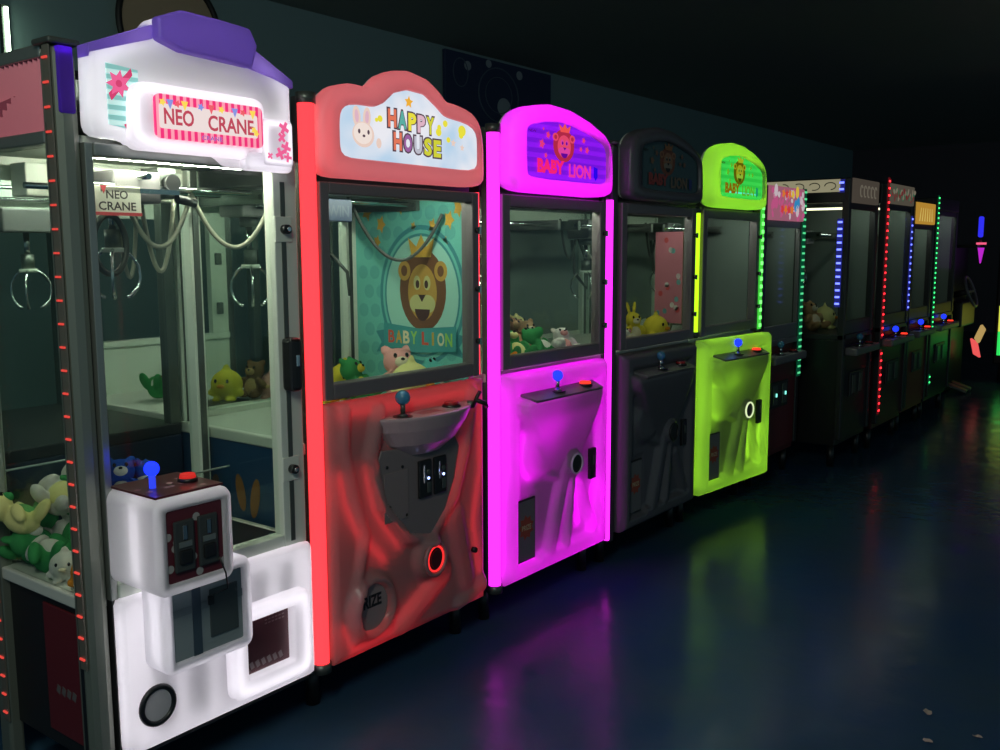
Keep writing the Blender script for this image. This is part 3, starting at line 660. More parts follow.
for a in ((-.37, -.36, .05, .31, .487, .66), (-.36, -.08, .30, .306, .487, .66), (-.70, -.50, .436, .442, .487, .74), (-.505, -.50, .30, .436, .487, .74)): mb.box(*a, acrylic)
W1(mb, 'acrylic_barrier')
mb = MB(); mb.tube([(-.365, .055, .66), (-.365, .303, .66), (-.08, .303, .66)], .003, pbr('acrylic_edge', (.35, .42, .38), .3)); mb.tube([(-.365, .303, .488), (-.365, .303, .66)], .003, pbr('acrylic_edge', (.35, .42, .38), .3)); mb.tube([(-.69, .439, .74), (-.50, .439, .74), (-.50, .30, .74), (-.50, .30, .488)], .003, pbr('acrylic_edge', (.35, .42, .38), .3)); W1(mb, 'acrylic_trim')
mb = MB(); mb.box(-.135, -.055, -.012, .03, .475, 1.56, white_metal, .003); mb.box(-.112, -.098, -.015, -.011, .49, 1.5, alu_dark); mb.box(-.664, -.645, -.005, .03, .475, 1.56, alu, .002); mb.box(-.645, -.135, -.012, .03, .478, .512, white_metal, .003); mb.box(-.645, -.135, -.012, .03, 1.53, 1.56, alu, .003)
wf = W1(mb, 'window_frame')
mb = MB(); mb.box(-.645, -.135, .006, .011, .512, 1.53, glass); W1(mb, 'front_pane', wf)
for z in (1.372, .70):
    mb = MB(); mb.box(-.135, -.075, -.016, -.012, z-.035, z+.035, white_metal, .002); mb.cyl((-.105, -.016, z), (-.105, -.034, z), .013, black); mb.cyl((-.105, -.034, z), (-.105, -.04, z), .006, chrome); W1(mb, 'door_lock', wf)
mb = MB(); mb.box(-.128, -.088, -.06, -.012, .925, 1.075, black, .012); mb.box(-.114, -.102, -.064, -.059, .995, 1.03, chrome, .003); W1(mb, 'door_handle', wf)
for y0, y1 in ((.065, .43),):
    mb = MB(); mb.box(-.706, -.701, y0, y1, .487, 1.56, glass); W1(mb, 'side_pane')
    mb = MB(); mb.box(-.064, -.060, y0 if y0 > .1 else .03, y1, .487, 1.56, glass); W1(mb, 'side_pane')
mb = MB(); mb.box(-.69, -.055, .468, .494, .487, .515, white_metal); mb.box(-.69, -.055, .468, .494, 1.50, 1.56, white_metal); mb.box(-.688, -.672, .468, .494, .515, 1.50, white_metal); mb.box(-.083, -.06, .47, .492, .515, 1.50, white_metal); W1(mb, 'rear_frame')
mb = MB(); mb.box(-.672, -.083, .478, .482, .515, 1.50, dull_glass); W1(mb, 'rear_pane')
pinkm = pbr('pink_corrugated', (.80, .17, .25), .45, bump=.02)
for y0, y1 in ((.065, .43),):
    mb = MB(); n = int((y1-y0)/.011); P = []
    t = bmesh.new(); A = []; B = []
    for i in range(n+1):
        y = y0+(y1-y0)*i/n; x = -.704-(.014 if i % 2 else 0)
        A.append(t.verts.new((x, y, 1.58))); B.append(t.verts.new((x, y, 1.75)))
    for i in range(n): t.faces.new([A[i+1], A[i], B[i], B[i+1]])
    mb.add(t, pinkm); mb.box(-.703, -.69, y0, y1, 1.58, 1.75, pinkm); W1(mb, 'side_fascia')
mb = MB(); mb.box(-.722, -.66, .06, .495, 1.745, 1.775, alu, .004); mb.box(-.722, -.68, .06, .495, 1.556, 1.585, alu, .004); mb.box(-.66, -.05, .03, .495, 1.56, 1.578, white_metal); mb.box(-.66, -.05, .02, .495, 1.70, 1.72, dark); mb.box(-.09, -.05, .03, .495, 1.556, 1.71, alu_dark, .004); W1(mb, 'roof_frame')
mb = MB(); t = bmesh.new(); V = [t.verts.new(v) for v in ((-.712, .46, 1.64), (-.712, .20, 1.675), (-.712, .34, 1.59), (-.712, .46, 1.585), (-.80, .44, 1.60))]
for q in ((0, 1, 2), (0, 2, 3), (0, 4, 1), (1, 4, 2), (2, 4, 3), (3, 4, 0)): t.faces.new([V[i] for i in q])
bmesh.ops.recalc_face_normals(t, faces=t.faces[:]); mb.add(t, pinkm); W1(mb, 'side_fin')
for y, z0, n in ((.018, .32, 27), (.437, .06, 33)):
    o = led_strip(m1, 'led_strip', -.727-OX, y, z0, 1.765, '-x', n, emi('soft_red_diode', (.75, .06, .045), 1.), pbr('strip_carrier', (.22, .20, .16), .4, .4), .026, .004, .0045)
# interior
mb = MB(); mb.box(-.62, -.16, .36, .44, 1.455, 1.54, white_metal, .004); mb.box(-.62, -.16, .07, .11, 1.552, 1.558, white_metal)
lb = W1(mb, 'lamp_housing')
mb = MB(); mb.cyl((-.62, .09, 1.545), (-.16, .09, 1.545), .011, lamp_w); W1(mb, 'fluorescent_tube', lb)
g1 = MB(); g1.cyl((-.67, .13, 1.475), (-.10, .13, 1.475), .008, chrome); g1.cyl((-.67, .27, 1.475), (-.10, .27, 1.475), .008, chrome); g1.cyl((-.45, .08, 1.50), (-.45, .42, 1.50), .008, chrome); W1(g1, 'gantry_rails')
mb = MB(); mb.box(-.52, -.39, .12, .26, 1.435, 1.515, grey_plastic, .006); mb.box(-.57, -.35, .10, .115, 1.458, 1.47, chrome); mb.box(-.385, -.33, .14, .22, 1.45, 1.53, alu_dark, .004); mb.cyl((-.36, .13, 1.49), (-.36, .11, 1.49), .022, black); mb.cyl((-.345, .12, 1.45), (-.29, .12, 1.44), .012, black); W1(mb, 'trolley')
cl = claw(m1, -.48-OX, .21, 1.44, .78)
mb = MB(); mb.tube([(-.50+.045*math.cos(a), .19, 1.33+.075*math.sin(a)) for a in [2*math.pi*i/28 for i in range(28)]], .008, rubber, 8, True)
mb.tube(catenary((-.475, .15, 1.44), (-.28, .15, 1.47), .13), .0065, cable_pale); mb.tube(catenary((-.40, .2, 1.44), (-.30, .2, 1.46), .19), .006, cable_pale); mb.tube(catenary((-.46, .22, 1.44), (-.40, .22, 1.45), .2), .0055, cable_pale); mb.tube(catenary((-.29, .14, 1.47), (-.10, .06, 1.42), .12), .0065, cable_pale)
W1(mb, 'hanging_cable')
mb = MB(); mb.box(-.612, -.462, .10, .125, 1.405, 1.473, pbr('cream_tag', (.72, .70, .60), .5), .002); mb.box(-.616, -.598, .098, .127, 1.403, 1.475, pbr('tag_red', (.5, .05, .06), .5)); mb.box(-.612, -.462, .098, .10, 1.401, 1.409, pbr('tag_red', (.5, .05, .06), .5))
tg = W1(mb, 'hanging_tag')
ft = lambda a, b: (a, .0985, b); tb = pbr('tag_ink', (.05, .04, .04), .6)
for a in (('NEO', ft, tb, -.528, 1.452, .021, .058, .02), ('CRANE', ft, tb, -.528, 1.424, .021, .10, .02)):
    mb = MB(); mb.text(*a); W1(mb, 'lettering', tg)
mb = MB(); mb.flat([(-.572, 1.473), (-.555, 1.473), (-.563, 1.452)], ft, pbr('tag_red', (.5, .05, .06), .5)); W1(mb, 'pennant', tg)
mb = MB(); mb.box(-.63, -.60, .14, .17, 1.46, 1.50, alu_dark); W1(mb, 'bracket')
# marquee
def hood(name, parent, outline, c, yb, yf, mat, led, led_in=.03, edge=.015, sm=0, led_y=None, r=.006, extra=()):
    O = star_resample(outline, c, 140)
    if sm: O = smooth(O, sm)
    at = lambda P, y: [(x-OX, y, z) for x, z in P]
    mb = MB(); mb.loops([at(O, yb), at(O, yf+edge), at(inset(O, edge*.3), yf+edge*.3), at(inset(O, edge), yf)], mat, cap_last=True); h = mb.obj(name, parent)
    if led:
        y = (yb+yf)/2 if led_y is None else led_y
        mb = MB()
        for d in (led_in if isinstance(led_in, tuple) else (led_in,)): mb.tube(at(smooth(inset(O, d), 3), y), r, led, 6, True)
        for p in extra: mb.tube([(x-OX, y, z) for x, z in p], r, led, 6)
        mb.obj('led_strip', h)
    return h
O1 = [(-.665, 1.765), (-.515, 1.832), (-.50, 1.852), (-.442, 1.876), (-.344, 1.874), (-.243, 1.868), (-.225, 1.832), (-.088, 1.764), (-.088, 1.545), (-.105, 1.523), (-.30, 1.527), (-.312, 1.55), (-.555, 1.55), (-.575, 1.571), (-.655, 1.571), (-.668, 1.59)]
led_m = emi('marquee_white_led', (1., .96, 1.), 4.2)
hd = hood('marquee', m1, O1, (-.40, 1.68), 0, -.045, white_shell, led_m, (.025,), .016, 1, extra=([(-.60, 1.68), (-.2, 1.68)],))
mb = MB(); mb.prism(inset(star_resample(O1, (-.40, 1.68), 100), .004), .004, -.002, white_metal); W1(mb, 'back_plate', hd)
purp = trans('purple_plastic', (.38, .24, .85), .55, .35, (.60, .42, 1.0))
mb = MB()
mb.prism([(-.505, 1.803), (-.505, 1.853), (-.442, 1.879), (-.344, 1.877), (-.243, 1.871), (-.222, 1.832), (-.238, 1.776), (-.441, 1.784)], -.044, -.078, purp, .007)
mb.prism([(-.667, 1.742), (-.667, 1.77), (-.505, 1.838), (-.505, 1.806), (-.664, 1.752)], -.001, -.050, purp, .004)
mb.prism([(-.222, 1.834), (-.085, 1.766), (-.085, 1.745), (-.147, 1.763), (-.238, 1.780)], -.001, -.050, purp, .004); W1(mb, 'purple_cap', hd)
plate = [(-.585, 1.575), (-.582, 1.66), (-.575, 1.69), (-.555, 1.704), (-.215, 1.702), (-.2, 1.69), (-.198, 1.56), (-.21, 1.546), (-.55, 1.548), (-.575, 1.56)]
hp = hood('sign_plate', m1, plate, (-.38, 1.625), -.043, -.068, white_shell, led_m, .014, .008, 2)
pk = striped('pink_stripes', (.85, .03, .18), (.95, .32, .42), 17, 'X', .5, .85)
pt = lambda a, b, n=1: (a, -.0745-.0006*n, b)
mb = MB(); mb.prism(rrect(-.525, -.213, 1.577, 1.679, .014), -.067, -.0745, pk); sg = W1(mb, 'sign_panel', m1)
signw = emi('sign_cream', (.90, .76, .74), .95); txt = emi('sign_ink', (.52, .06, .10), 1.)
mb = MB(); mb.flat(rrect(-.515, -.230, 1.600, 1.657, .006), lambda a, b: pt(a, b, 1), signw)
mb.text('NEO', lambda a, b: pt(a, b, 3), txt, -.462, 1.629, .038, .082, .025); mb.text('CRANE', lambda a, b: pt(a, b, 3), txt, -.312, 1.625, .038, .138, .025)
bl = [E2('bunt_y', (.95, .70, .10)), E2('bunt_b', (.25, .30, .75)), E2('bunt_r', (.85, .12, .15)), E2('bunt_v', (.35, .18, .5))]
for i, x in enumerate((-.505, -.485, -.465, -.445, -.40, -.37, -.34, -.30, -.275, -.245)): mb.flat([(x-.010, 1.668), (x+.010, 1.668), (x, 1.645)] if i % 2 else starp(x, 1.66, .010, 5, 1.2, .55), lambda a, b: pt(a, b, 2), bl[i % 3])
for x, z in ((-.236, 1.612), (-.243, 1.62)): mb.flat(starp(x, z, .010, 5, 1.2, .55), lambda a, b: pt(a, b, 4), bl[0])
mb.text('CRANE', lambda a, b: pt(a, b, 2), bl[3], -.37, 1.588, .011, .06, .03); W1(mb, 'lettering', sg)
tl = striped('teal_stripes', (.22, .48, .46), (.52, .76, .74), 14, 'Z', .5, .75)
mb = MB(); mb.prism([(-.626, 1.60), (-.626, 1.735), (-.548, 1.728), (-.548, 1.69), (-.568, 1.672), (-.568, 1.592)], -.044, -.048, tl); ga = W1(mb, 'gift_picture', m1)
hot = E2('bow', (.85, .12, .30)); hotd = E2('bow_dark', (.65, .05, .16))
pg = lambda a, b: (a, -.0488, b); pg2 = lambda a, b: (a, -.0494, b)
mb = MB(); mb.flat([(-.624, 1.668), (-.618, 1.652), (-.562, 1.715), (-.566, 1.730)], pg, hotd); mb.flat(starp(-.598, 1.692, .032, 7, .5, .55), pg2, hot); mb.flat(ellp(-.598, 1.692, .008, .008, 12), lambda a, b: (a, -.050, b), hotd); W1(mb, 'bow', ga)
mb = MB(); mb.flat([(-.590, 1.602), (-.57, 1.612), (-.568, 1.594), (-.584, 1.592)], pg, hotd); W1(mb, 'ribbon', ga)
hood('corner_block', m1, rrect(-.265, -.112, 1.520, 1.568, .014), (-.19, 1.545), -.044, -.070, white_shell, led_m, .012, .008, 0, r=.004)
hood('bow_block', m1, rrect(-.212, -.112, 1.535, 1.655, .012), (-.16, 1.595), -.060, -.074, white_shell, led_m, .012, .006, 0, r=.004)
pe = lambda a, b: (a, -.0748, b)
for x, z, r in ((-.143, 1.635, .017), (-.151, 1.610, .014), (-.138, 1.585, .016), (-.158, 1.568, .016), (-.133, 1.560, .013), (-.192, 1.560, .009)):
    mb = MB(); mb.flat(crossp(x, z, r, r*.3, .5+x*40), pe, hot); W1(mb, 'small_bow', m1)
# white front panel and its stacked light boxes
fb = hood('front_panel', m1, rrect(-.657, -.052, .075, .478, .015), (-.355, .28), 0, -.034, white_shell, led_white, (.022,), .012, 0, led_y=-.006, r=.0045, extra=([(-.60, .11), (-.60, .44)], [(-.30, .11), (-.30, .44)], [(-.40, .11), (-.40, .44)], [(-.50, .11), (-.50, .44)], [(-.20, .11), (-.20, .44)], [(-.11, .11), (-.11, .44)]))
mb = MB(); mb.box(-.655, -.054, .002, .006, .08, .475, white_metal); W1(mb, 'back_plate', fb)
def box1(name, x0, x1, z0, z1, yb, yf, rim, rd, led, inner=None, rr=.03):
    sh, I = light_box(m1, name, [(a-OX, b) for a, b in rrect(x0, x1, z0, z1, rr)], [(a-OX, b) for a, b in (inner or rrect(x0+rim, x1-rim, z0+rim, z1-rim, .01))], yb, yf, rd, white_shell, led, ledpath_y=yb*.45+yf*.55, r_edge=.014, led_in=.022, back=False, led_r=.0045)
    return sh
led_b = emi('box_white_led', (1., .96, 1.), 7.)
cb = box1('coin_box', -.662, -.448, .518, .752, 0, -.205, .026, .008, led_b)
pf_ = hood('prize_frame_back', m1, rrect(-.36, -.095, .112, .355, .02), (-.23, .235), -.033, -.036, white_shell, None)
bpy.data.objects.remove(pf_)
box1('prize_chute_frame', -.365, -.09, .108, .36, -.032, -.068, .05, .03, led_b, rrect(-.32, -.148, .155, .325, .008))
sb = box1('ticket_box', -.60, -.335, .283, .532, -.032, -.122, .024, .010, led_b)
cream = pbr('maroon_plate', (.10, .015, .025), .4)
mb = MB(); mb.box(-.645, -.465, -.199, -.195, .54, .73, cream)
for i in range(16): mb.flat(ellp(-.635+.16*random.random(), .55+.165*random.random(), .010, .010, 12), lambda a, b: (a, -.1995, b), D2('dot_pale', (.35, .33, .33)))
cp = W1(mb, 'coin_plate', m1)
for x in (-.59, -.525):
    mb = MB(); mb.box(x-.026, x+.028, -.208, -.199, .572, .695, pbr('coin_mech_grey', (.07, .075, .075), .35, .4), .004); mb.box(x-.006, x+.006, -.213, -.208, .65, .685, chrome, .002); mb.box(x-.016, x+.018, -.214, -.205, .59, .625, black, .004); mb.box(x-.016, x+.018, -.211, -.208, .632, .645, alu); W1(mb, 'coin_mechanism', m1)
mb = MB(); mb.box(-.648, -.464, -.188, .0, .752, .757, pbr('maroon_top', (.09, .008, .015), .3, coat=.4))
for i in range(10): mb.flat(ellp(-.635+.155*random.random(), -.02-.155*random.random(), .008, .008, 12), lambda a, b: (a, b, .7575), D2('dot_rose', (.3, .12, .14)))
W1(mb, 'control_plate', m1)
joystick(m1, -.598-OX, -.10, .742, blue_glow, emi('lit_blue_shaft', (.03, .06, .9), 1.), .018); push_button(m1, -.505-OX, -.105, .757, emi('dim_red_lens', (.55, .02, .015), 1.), .020)
mb = MB(); mb.box(-.58, -.355, -.112, -.107, .302, .512, pbr('grey_blue_plate', (.24, .28, .29), .4)); mb.box(-.515, -.49, -.114, -.112, .305, .51, pbr('slate_bar', (.05, .075, .10), .4)); mb.box(-.575, -.36, -.1135, -.112, .425, .445, pbr('plate_band', (.19, .22, .235), .4)); mb.box(-.465, -.38, -.116, -.112, .345, .47, pbr('dark_card', (.06, .075, .078), .45), .002); W1(mb, 'ticket_plate', m1)
mb = MB(); mb.tube([(-.50, -.212, .585), (-.485, -.214, .54), (-.478, -.210, .50), (-.468, -.128, .46)], .002, black, 6); mb.box(-.476, -.46, -.130, -.122, .435, .46, black, .002); W1(mb, 'hanging_key', m1)
mb = MB(); mb.box(-.33, -.14, -.034, -.036, .15, .33, pbr('maroon_print', (.07, .012, .018), .45))
for j in range(4):
    for i in range(6): mb.box(-.235+i*.012, -.227+i*.012, -.0365, -.036, .285+j*.010, .289+j*.010, D2('faint', (.18, .10, .10)))
for i in range(7): mb.box(-.31+i*.02, -.298+i*.02, -.0365, -.036, .172, .192, D2('faint2', (.2, .15, .15)), rot=(0, R(-20), 0))
W1(mb, 'prize_flap', m1)
mb = MB(); mb.tube([(-.575+.045*math.cos(a), -.037, .185+.047*math.sin(a)) for a in [2*math.pi*i/32 for i in range(32)]], .0075, black, 8, True); mb.prism(ellp(-.575, .185, .042, .044), -.033, -.038, trans('cup_white', (.55, .55, .55), .35)); W1(mb, 'ring_port', m1)
# ================================================================= machines further along the row
def far_crane(X, W, yf, yb, label, cab, sign, zt=1.76, lamp=lamp_vlow, strips=(), strip_w=.036, ledge=True, ball=None, coin_leds=None, wb=.86, pillar=dark, art=None, side_sign=None, frame=dark, sign_z=1.53, lamp_side=False, solid=False):
    r = empty('claw_machine', (X, yf, 0), label, 'claw machine'); D = yb-yf; zs = sign_z
    mb = MB(); mb.box(0, W, .03, D, .06, .74, cab, .006); mb.box(.02, W-.02, .01, .03, .10, .70, cab, .004); mb.obj('cabinet_body', r)
    for x in (.05, W-.05):
        for y in (.07, D-.05):
            mb = MB(); mb.cyl((x, y, -.085), (x, y, .06), .022, black); mb.obj('foot', r)
    mb = MB(); mb.box(0, W, .0, D, .74, .775, frame, .004); mb.obj('prize_bed', r)
    for x in (0, W-.045):
        mb = MB(); mb.box(x, x+.045, 0, .045, .10, zt, pillar, .006); mb.obj('front_pillar', r)
        mb = MB(); mb.box(x, x+.035, D-.035, D, .775, zs, white_metal, .004); mb.obj('corner_post', r)
    mb = MB(); mb.box(.045, W-.045, .005, .03, .775, wb, frame, .003); mb.box(.045, W-.045, .005, .03, zs-.04, zs, frame, .003); mb.box(.045, .058, .005, .03, wb, zs-.04, frame); mb.box(W-.058, W-.045, .005, .03, wb, zs-.04, frame); wf = mb.obj('window_frame', r)
    mb = MB(); mb.box(.058, W-.058, .012, .016, wb, zs-.04, dull_glass); mb.obj('front_pane', wf)
    for x in (.008, W-.008):
        mb = MB(); mb.box(x-.0025, x+.0025, .045, D-.035, .775, zs, pbr('grey_fill_board', (.17, .21, .19), .5) if solid and x > .1 else dull_glass); mb.obj('side_board' if solid and x > .1 else 'side_pane', r)  # solid side boards added instead of glass so the lit interior reads grey
    mb = MB(); mb.box(.03, W-.03, D-.02, D-.005, .775, zs, pbr('rear_board', (.24, .26, .22), .5)); mb.obj('rear_board', r)
    mb = MB(); mb.box(-.004, W+.004, .03, D, zs, zt, dark, .006); mb.obj('roof', r)
    mb = MB(); mb.box(.045, W-.045, -.012, .03, zs, zt, sign, .006); sg = mb.obj('sign_panel', r)
    if art:
        art(sg, W, zs, zt)
    if side_sign:
        z0 = zt-.085
        mb = MB(); mb.box(-.010, -.004, .06, D-.04, z0, zt-.008, side_sign); ssn = mb.obj('side_sign', r)
        for i in range(6):
            mb = MB(); mb.tube([(-.012, .12+i*.10+.035*math.cos(a), z0+.036+.022*math.sin(a)) for a in [.5*i+5*k/12 for k in range(12)]], .003, D2('sign_grey', (.12, .11, .09)), 6); mb.obj('side_letter', ssn)
    mb = MB()
    mb.cyl((.08, .045, zs-.02), (W-.08, .045, zs-.02), .008, lamp_vlow); mb.obj('interior_lamp', r); mb = MB()  # hidden top tube, added to brighten the interior
    if lamp_side: mb.cyl((.07, .06, zs-.035), (.07, D-.12, zs-.035), .007, lamp)
    if lamp_side: mb.obj('side_lamp', r)
    else: mb.bm.free()
    gantry(r, .03, W-.03, .2, D-.2, 1.40, W*.5, D*.45, s=.8)
    if ledge:
        mb = MB(); mb.box(.06, W-.06, -.07, .012, .64, .69, grey_plastic, .012); mb.obj('control_shelf', r)
        joystick(r, W*.35, -.035, .69, ball or off_ball); push_button(r, W*.68, -.035, .69, red_glow if ball else red_lens)
    mb = MB(); mb.box(W*.28, W*.72, 0, .012, .36, .52, dark, .004); mb.box(W*.33, W*.44, -.006, 0, .38, .50, alu_dark, .002); mb.box(W*.56, W*.67, -.006, 0, .38, .50, alu_dark, .002); cd = mb.obj('coin_door', r)
    if coin_leds:
        for k in (.40, .63):
            mb = MB(); mb.box(W*k-.006, W*k+.006, -.010, -.006, .43, .45, coin_leds); mb.obj('indicator_lamp', cd)
    for (x, y, z0, z1, face, n, dot, base) in strips: led_strip(r, 'led_strip', x, y, z0, z1, face, n, dot, base, strip_w, .006, .012)
    return r
def art6(sg, W, z0, z1):
    mb = MB()
    g = lambda n: (lambda a, b: (a, -.0125-.0006*n, b)); pal = [E2('a_pink', (.45, .08, .20)), E2('a_orange', (.62, .16, .03)), E2('a_yellow', (.60, .42, .05)), E2('a_blue', (.03, .22, .45)), E2('a_pale', (.5, .42, .45)), E2('a_red', (.55, .04, .05))]
    rr = random.Random(3)
    for i in range(60): mb.flat(ellp(.06+rr.random()*(W-.12), z0+.02+rr.random()*(z1-z0-.04), .012+.02*rr.random(), .012+.012*rr.random(), 10, rr.random()*3), g(1), pal[rr.choice((0, 0, 4))])
    for i, x in enumerate((.24, .29, .34, .39)): mb.flat(starp(x, z0+.155, .032, 5, .4*i, .55), g(3), pal[(1, 5, 1, 2)[i]]); mb.flat(starp(x-.01, z0+.065, .032, 5, .9*i, .6), g(3), pal[(5, 1, 5, 1)[i]])
    for x, z, c in ((.46, z0+.17, 2), (.48, z0+.11, 3), (.44, z0+.09, 3), (.47, z0+.06, 4), (.12, z0+.17, 4), (.13, z0+.10, 0)): mb.flat(ellp(x, z, .028, .036, 14), g(4), pal[c])
    mb.obj('sign_picture', sg)
far_crane(3.40, .64, .02, .85, 'dark claw machine with a small pink picture sign beside the lime-green one', red_cab, emi('pink_sign', (.30, .10, .15), 1.), zt=1.675, sign_z=1.48, solid=True, strip_w=.055, strips=((.62, 0, .52, 1.68, '-y', 28, emi('soft_green_diode', (.10, .75, .30), 1.), emi('soft_green_tube', (.0, .05, .02), 1.)),), coin_leds=emi('cyan_diode', (.2, .9, .7), 2.), art=art6, frame=grey_plastic, ball=None)
brown_sign = emi('dim_brown_sign', (.055, .045, .035), 1.)
def art7(sg, W, z0, z1):
    for i in range(5):
        mb = MB(); mb.tube([(W*.3+i*W*.12+.024*math.cos(a), -.014, (z0+z1)/2+.035*math.sin(a)) for a in [.6+5*k/12 for k in range(12)]], .004, E2('sign_pale', (.12, .105, .08)), 6); mb.obj('sign_letter', sg)
far_crane(4.20, .62, -.20, .70, 'black claw machine with pale lettered side sign and blue light strip', black, brown_sign, zt=1.75, solid=True, lamp_side=True, lamp=lamp_far, strips=((0, .05, .95, 1.50, '-x', 13, dot_blue, base_blue), (0, .05, 1.66, 1.74, '-x', 2, dot_blue, base_blue)), side_sign=emi('lit_cream_sign', (.26, .24, .15), 1.), art=art7, sign_z=1.60)
def art8(sg, W, z0, z1):
    rr = random.Random(5); mb = MB()
    for i in range(30): mb.flat(ellp(.08+(W-.16)*i/29, z0+.04+rr.random()*(z1-z0-.08), .03, .016, 10, rr.random()*3), lambda a, b: (a, -.0132-.0003*i, b), [E2('b_red', (.12, .02, .02)), E2('b_green', (.03, .09, .05)), E2('b_pale', (.16, .14, .10))][i % 3])
    mb.obj('sign_picture', sg)
far_crane(4.93, .70, -.22, .70, 'dark claw machine with a red light strip down its front corner', pbr('black_red', (.05, .008, .008), .4), emi('dim_tan_sign', (.07, .06, .045), 1.), zt=1.755, sign_z=1.62, solid=True, lamp_side=True, lamp=lamp_far, strips=((.02, 0, .17, .62, '-y', 9, dot_red, base_red), (.02, 0, .70, 1.79, '-y', 23, dot_red, base_red), (.655, 0, .86, 1.55, '-y', 15, dot_blue, base_blue)), ball=blue_glow, art=art8)
def art9(sg, W, z0, z1):
    for i in range(6):
        mb = MB(); mb.flat([(.1+i*.075, z0+.02), (.13+i*.075, z0+.02), (.155+i*.065, z1-.04), (.14+i*.065, z1-.04)], lambda a, b: (a, -.0132, b), E2('c_pale', (.60, .45, .12))); mb.obj('sign_letter', sg)
far_crane(5.73, .64, -.20, .70, 'dark claw machine with an orange lit sign', pbr('rust_laminate', (.16, .02, .012), .45), emi('orange_sign', (.42, .22, .03), 1.), zt=1.66, sign_z=1.50, solid=True, lamp_side=True, lamp=lamp_far, ball=blue_glow, art=art9)
far_crane(6.43, .76, -.20, .70, 'black claw machine with a green light strip and a bare lamp tube at its top', black, dark, zt=1.72, sign_z=1.62, solid=True, lamp_side=True, lamp=lamp_far, ball=blue_glow, strips=((.02, 0, .66, 1.735, '-y', 27, dot_green, base_green), (.02, 0, .20, .29, '-y', 2, dot_green, base_green)))
# two game cabinets at the end of the row
g = empty('driving_cabinet', (8.15, -.12, 0), 'black driving game cabinet with a glowing red panel and blue lamp', 'arcade cabinet')
mb = MB(); mb.box(0, .7, .15, .9, -.085, 1.35, black, .02); mb.box(.05, .65, .05, .16, .55, .80, dark, .02); mb.obj('cabinet_body', g)
mb = MB(); mb.box(.02, .68, .3, .8, 1.35, 1.78, dark, .02); mb.obj('screen_hood', g)
mb = MB(); mb.cyl((.23, -.04, 1.37), (.23, -.04, 1.42), .01, black); mb.box(.19, .26, -.06, -.02, 1.42, 1.62, emi('blue_lamp', (.03, .03, .9), 1.), .015); mb.obj('blue_lamp', g)
mb = MB(); mb.box(.16, .3, -.03, .3, 1.32, 1.35, black, .004); mb.cyl((.23, -.05, 1.17), (.23, -.05, 1.32), .006, emi('magenta_lamp', (.5, .02, .6), 1.), .03); mb.cyl((.23, -.05, 1.35), (.23, -.05, 1.37), .045, emi('rose_lamp', (1., .12, .25), 1.)); mb.obj('magenta_lamp', g)
mb = MB(); mb.tube([(.14+.15*math.cos(a), .0+.05*math.sin(a), .90+.14*math.sin(a)) for a in [2*math.pi*i/24 for i in range(24)]], .014, grey_plastic, 8, True); mb.cyl((.14, .0, .90), (.14, .16, .86), .03, dark); mb.box(.0, .28, -.01, .01, .89, .91, grey_plastic); mb.obj('steering_wheel', g)
mb = MB(); mb.box(.32, .62, -.02, 0, .24, .40, emi('red_panel', (.85, .10, .10), 1.), .004, rot=(R(-15), R(12), 0)); mb.obj('glowing_panel', g)
mb = MB(); mb.box(.32, .62, -.06, -.03, .43, .50, emi('amber_panel', (.45, .30, .10), 1.), .01, rot=(R(-30), R(-22), 0)); mb.obj('amber_flap', g)
for x in (-.06, .12):
    mb = MB(); mb.box(x, x+.13, -.05, .14, -.05, -.02, alu_dark, .01, rot=(R(20), 0, R(8))); mb.obj('pedal', g)
g = empty('game_cabinet', (9.22, -.885, 0), 'game cabinet past the row with yellow and green glowing side', 'arcade cabinet')
mb = MB(); mb.prism([(0, .1), (.7, .1), (.7, 1.8), (0, 1.8)], .7, 0, black, .02); mb.box(.1, .6, -.1, .02, .7, .85, dark, .02); mb.obj('cabinet_body', g)
mb = MB(); mb.box(-.02, -.004, .05, .66, .20, .45, emi('green_side_glow', (.04, 1., .16), .8), .004); mb.box(-.02, -.004, .05, .66, .45, .72, emi('yellow_side_glow', (.85, .85, .10), .8), .004); mb.obj('side_light', g)
mb = MB(); mb.box(-.015, -.004, .10, .60, 1.1, 1.7, emi('purple_side_glow', (.35, .06, .6), .3), .004); mb.obj('purple_light', g)
for x in (.05, .65):
    for y in (.08, .62):
        mb = MB(); mb.cyl((x, y, -.085), (x, y, .1), .03, black); mb.obj('foot', g)
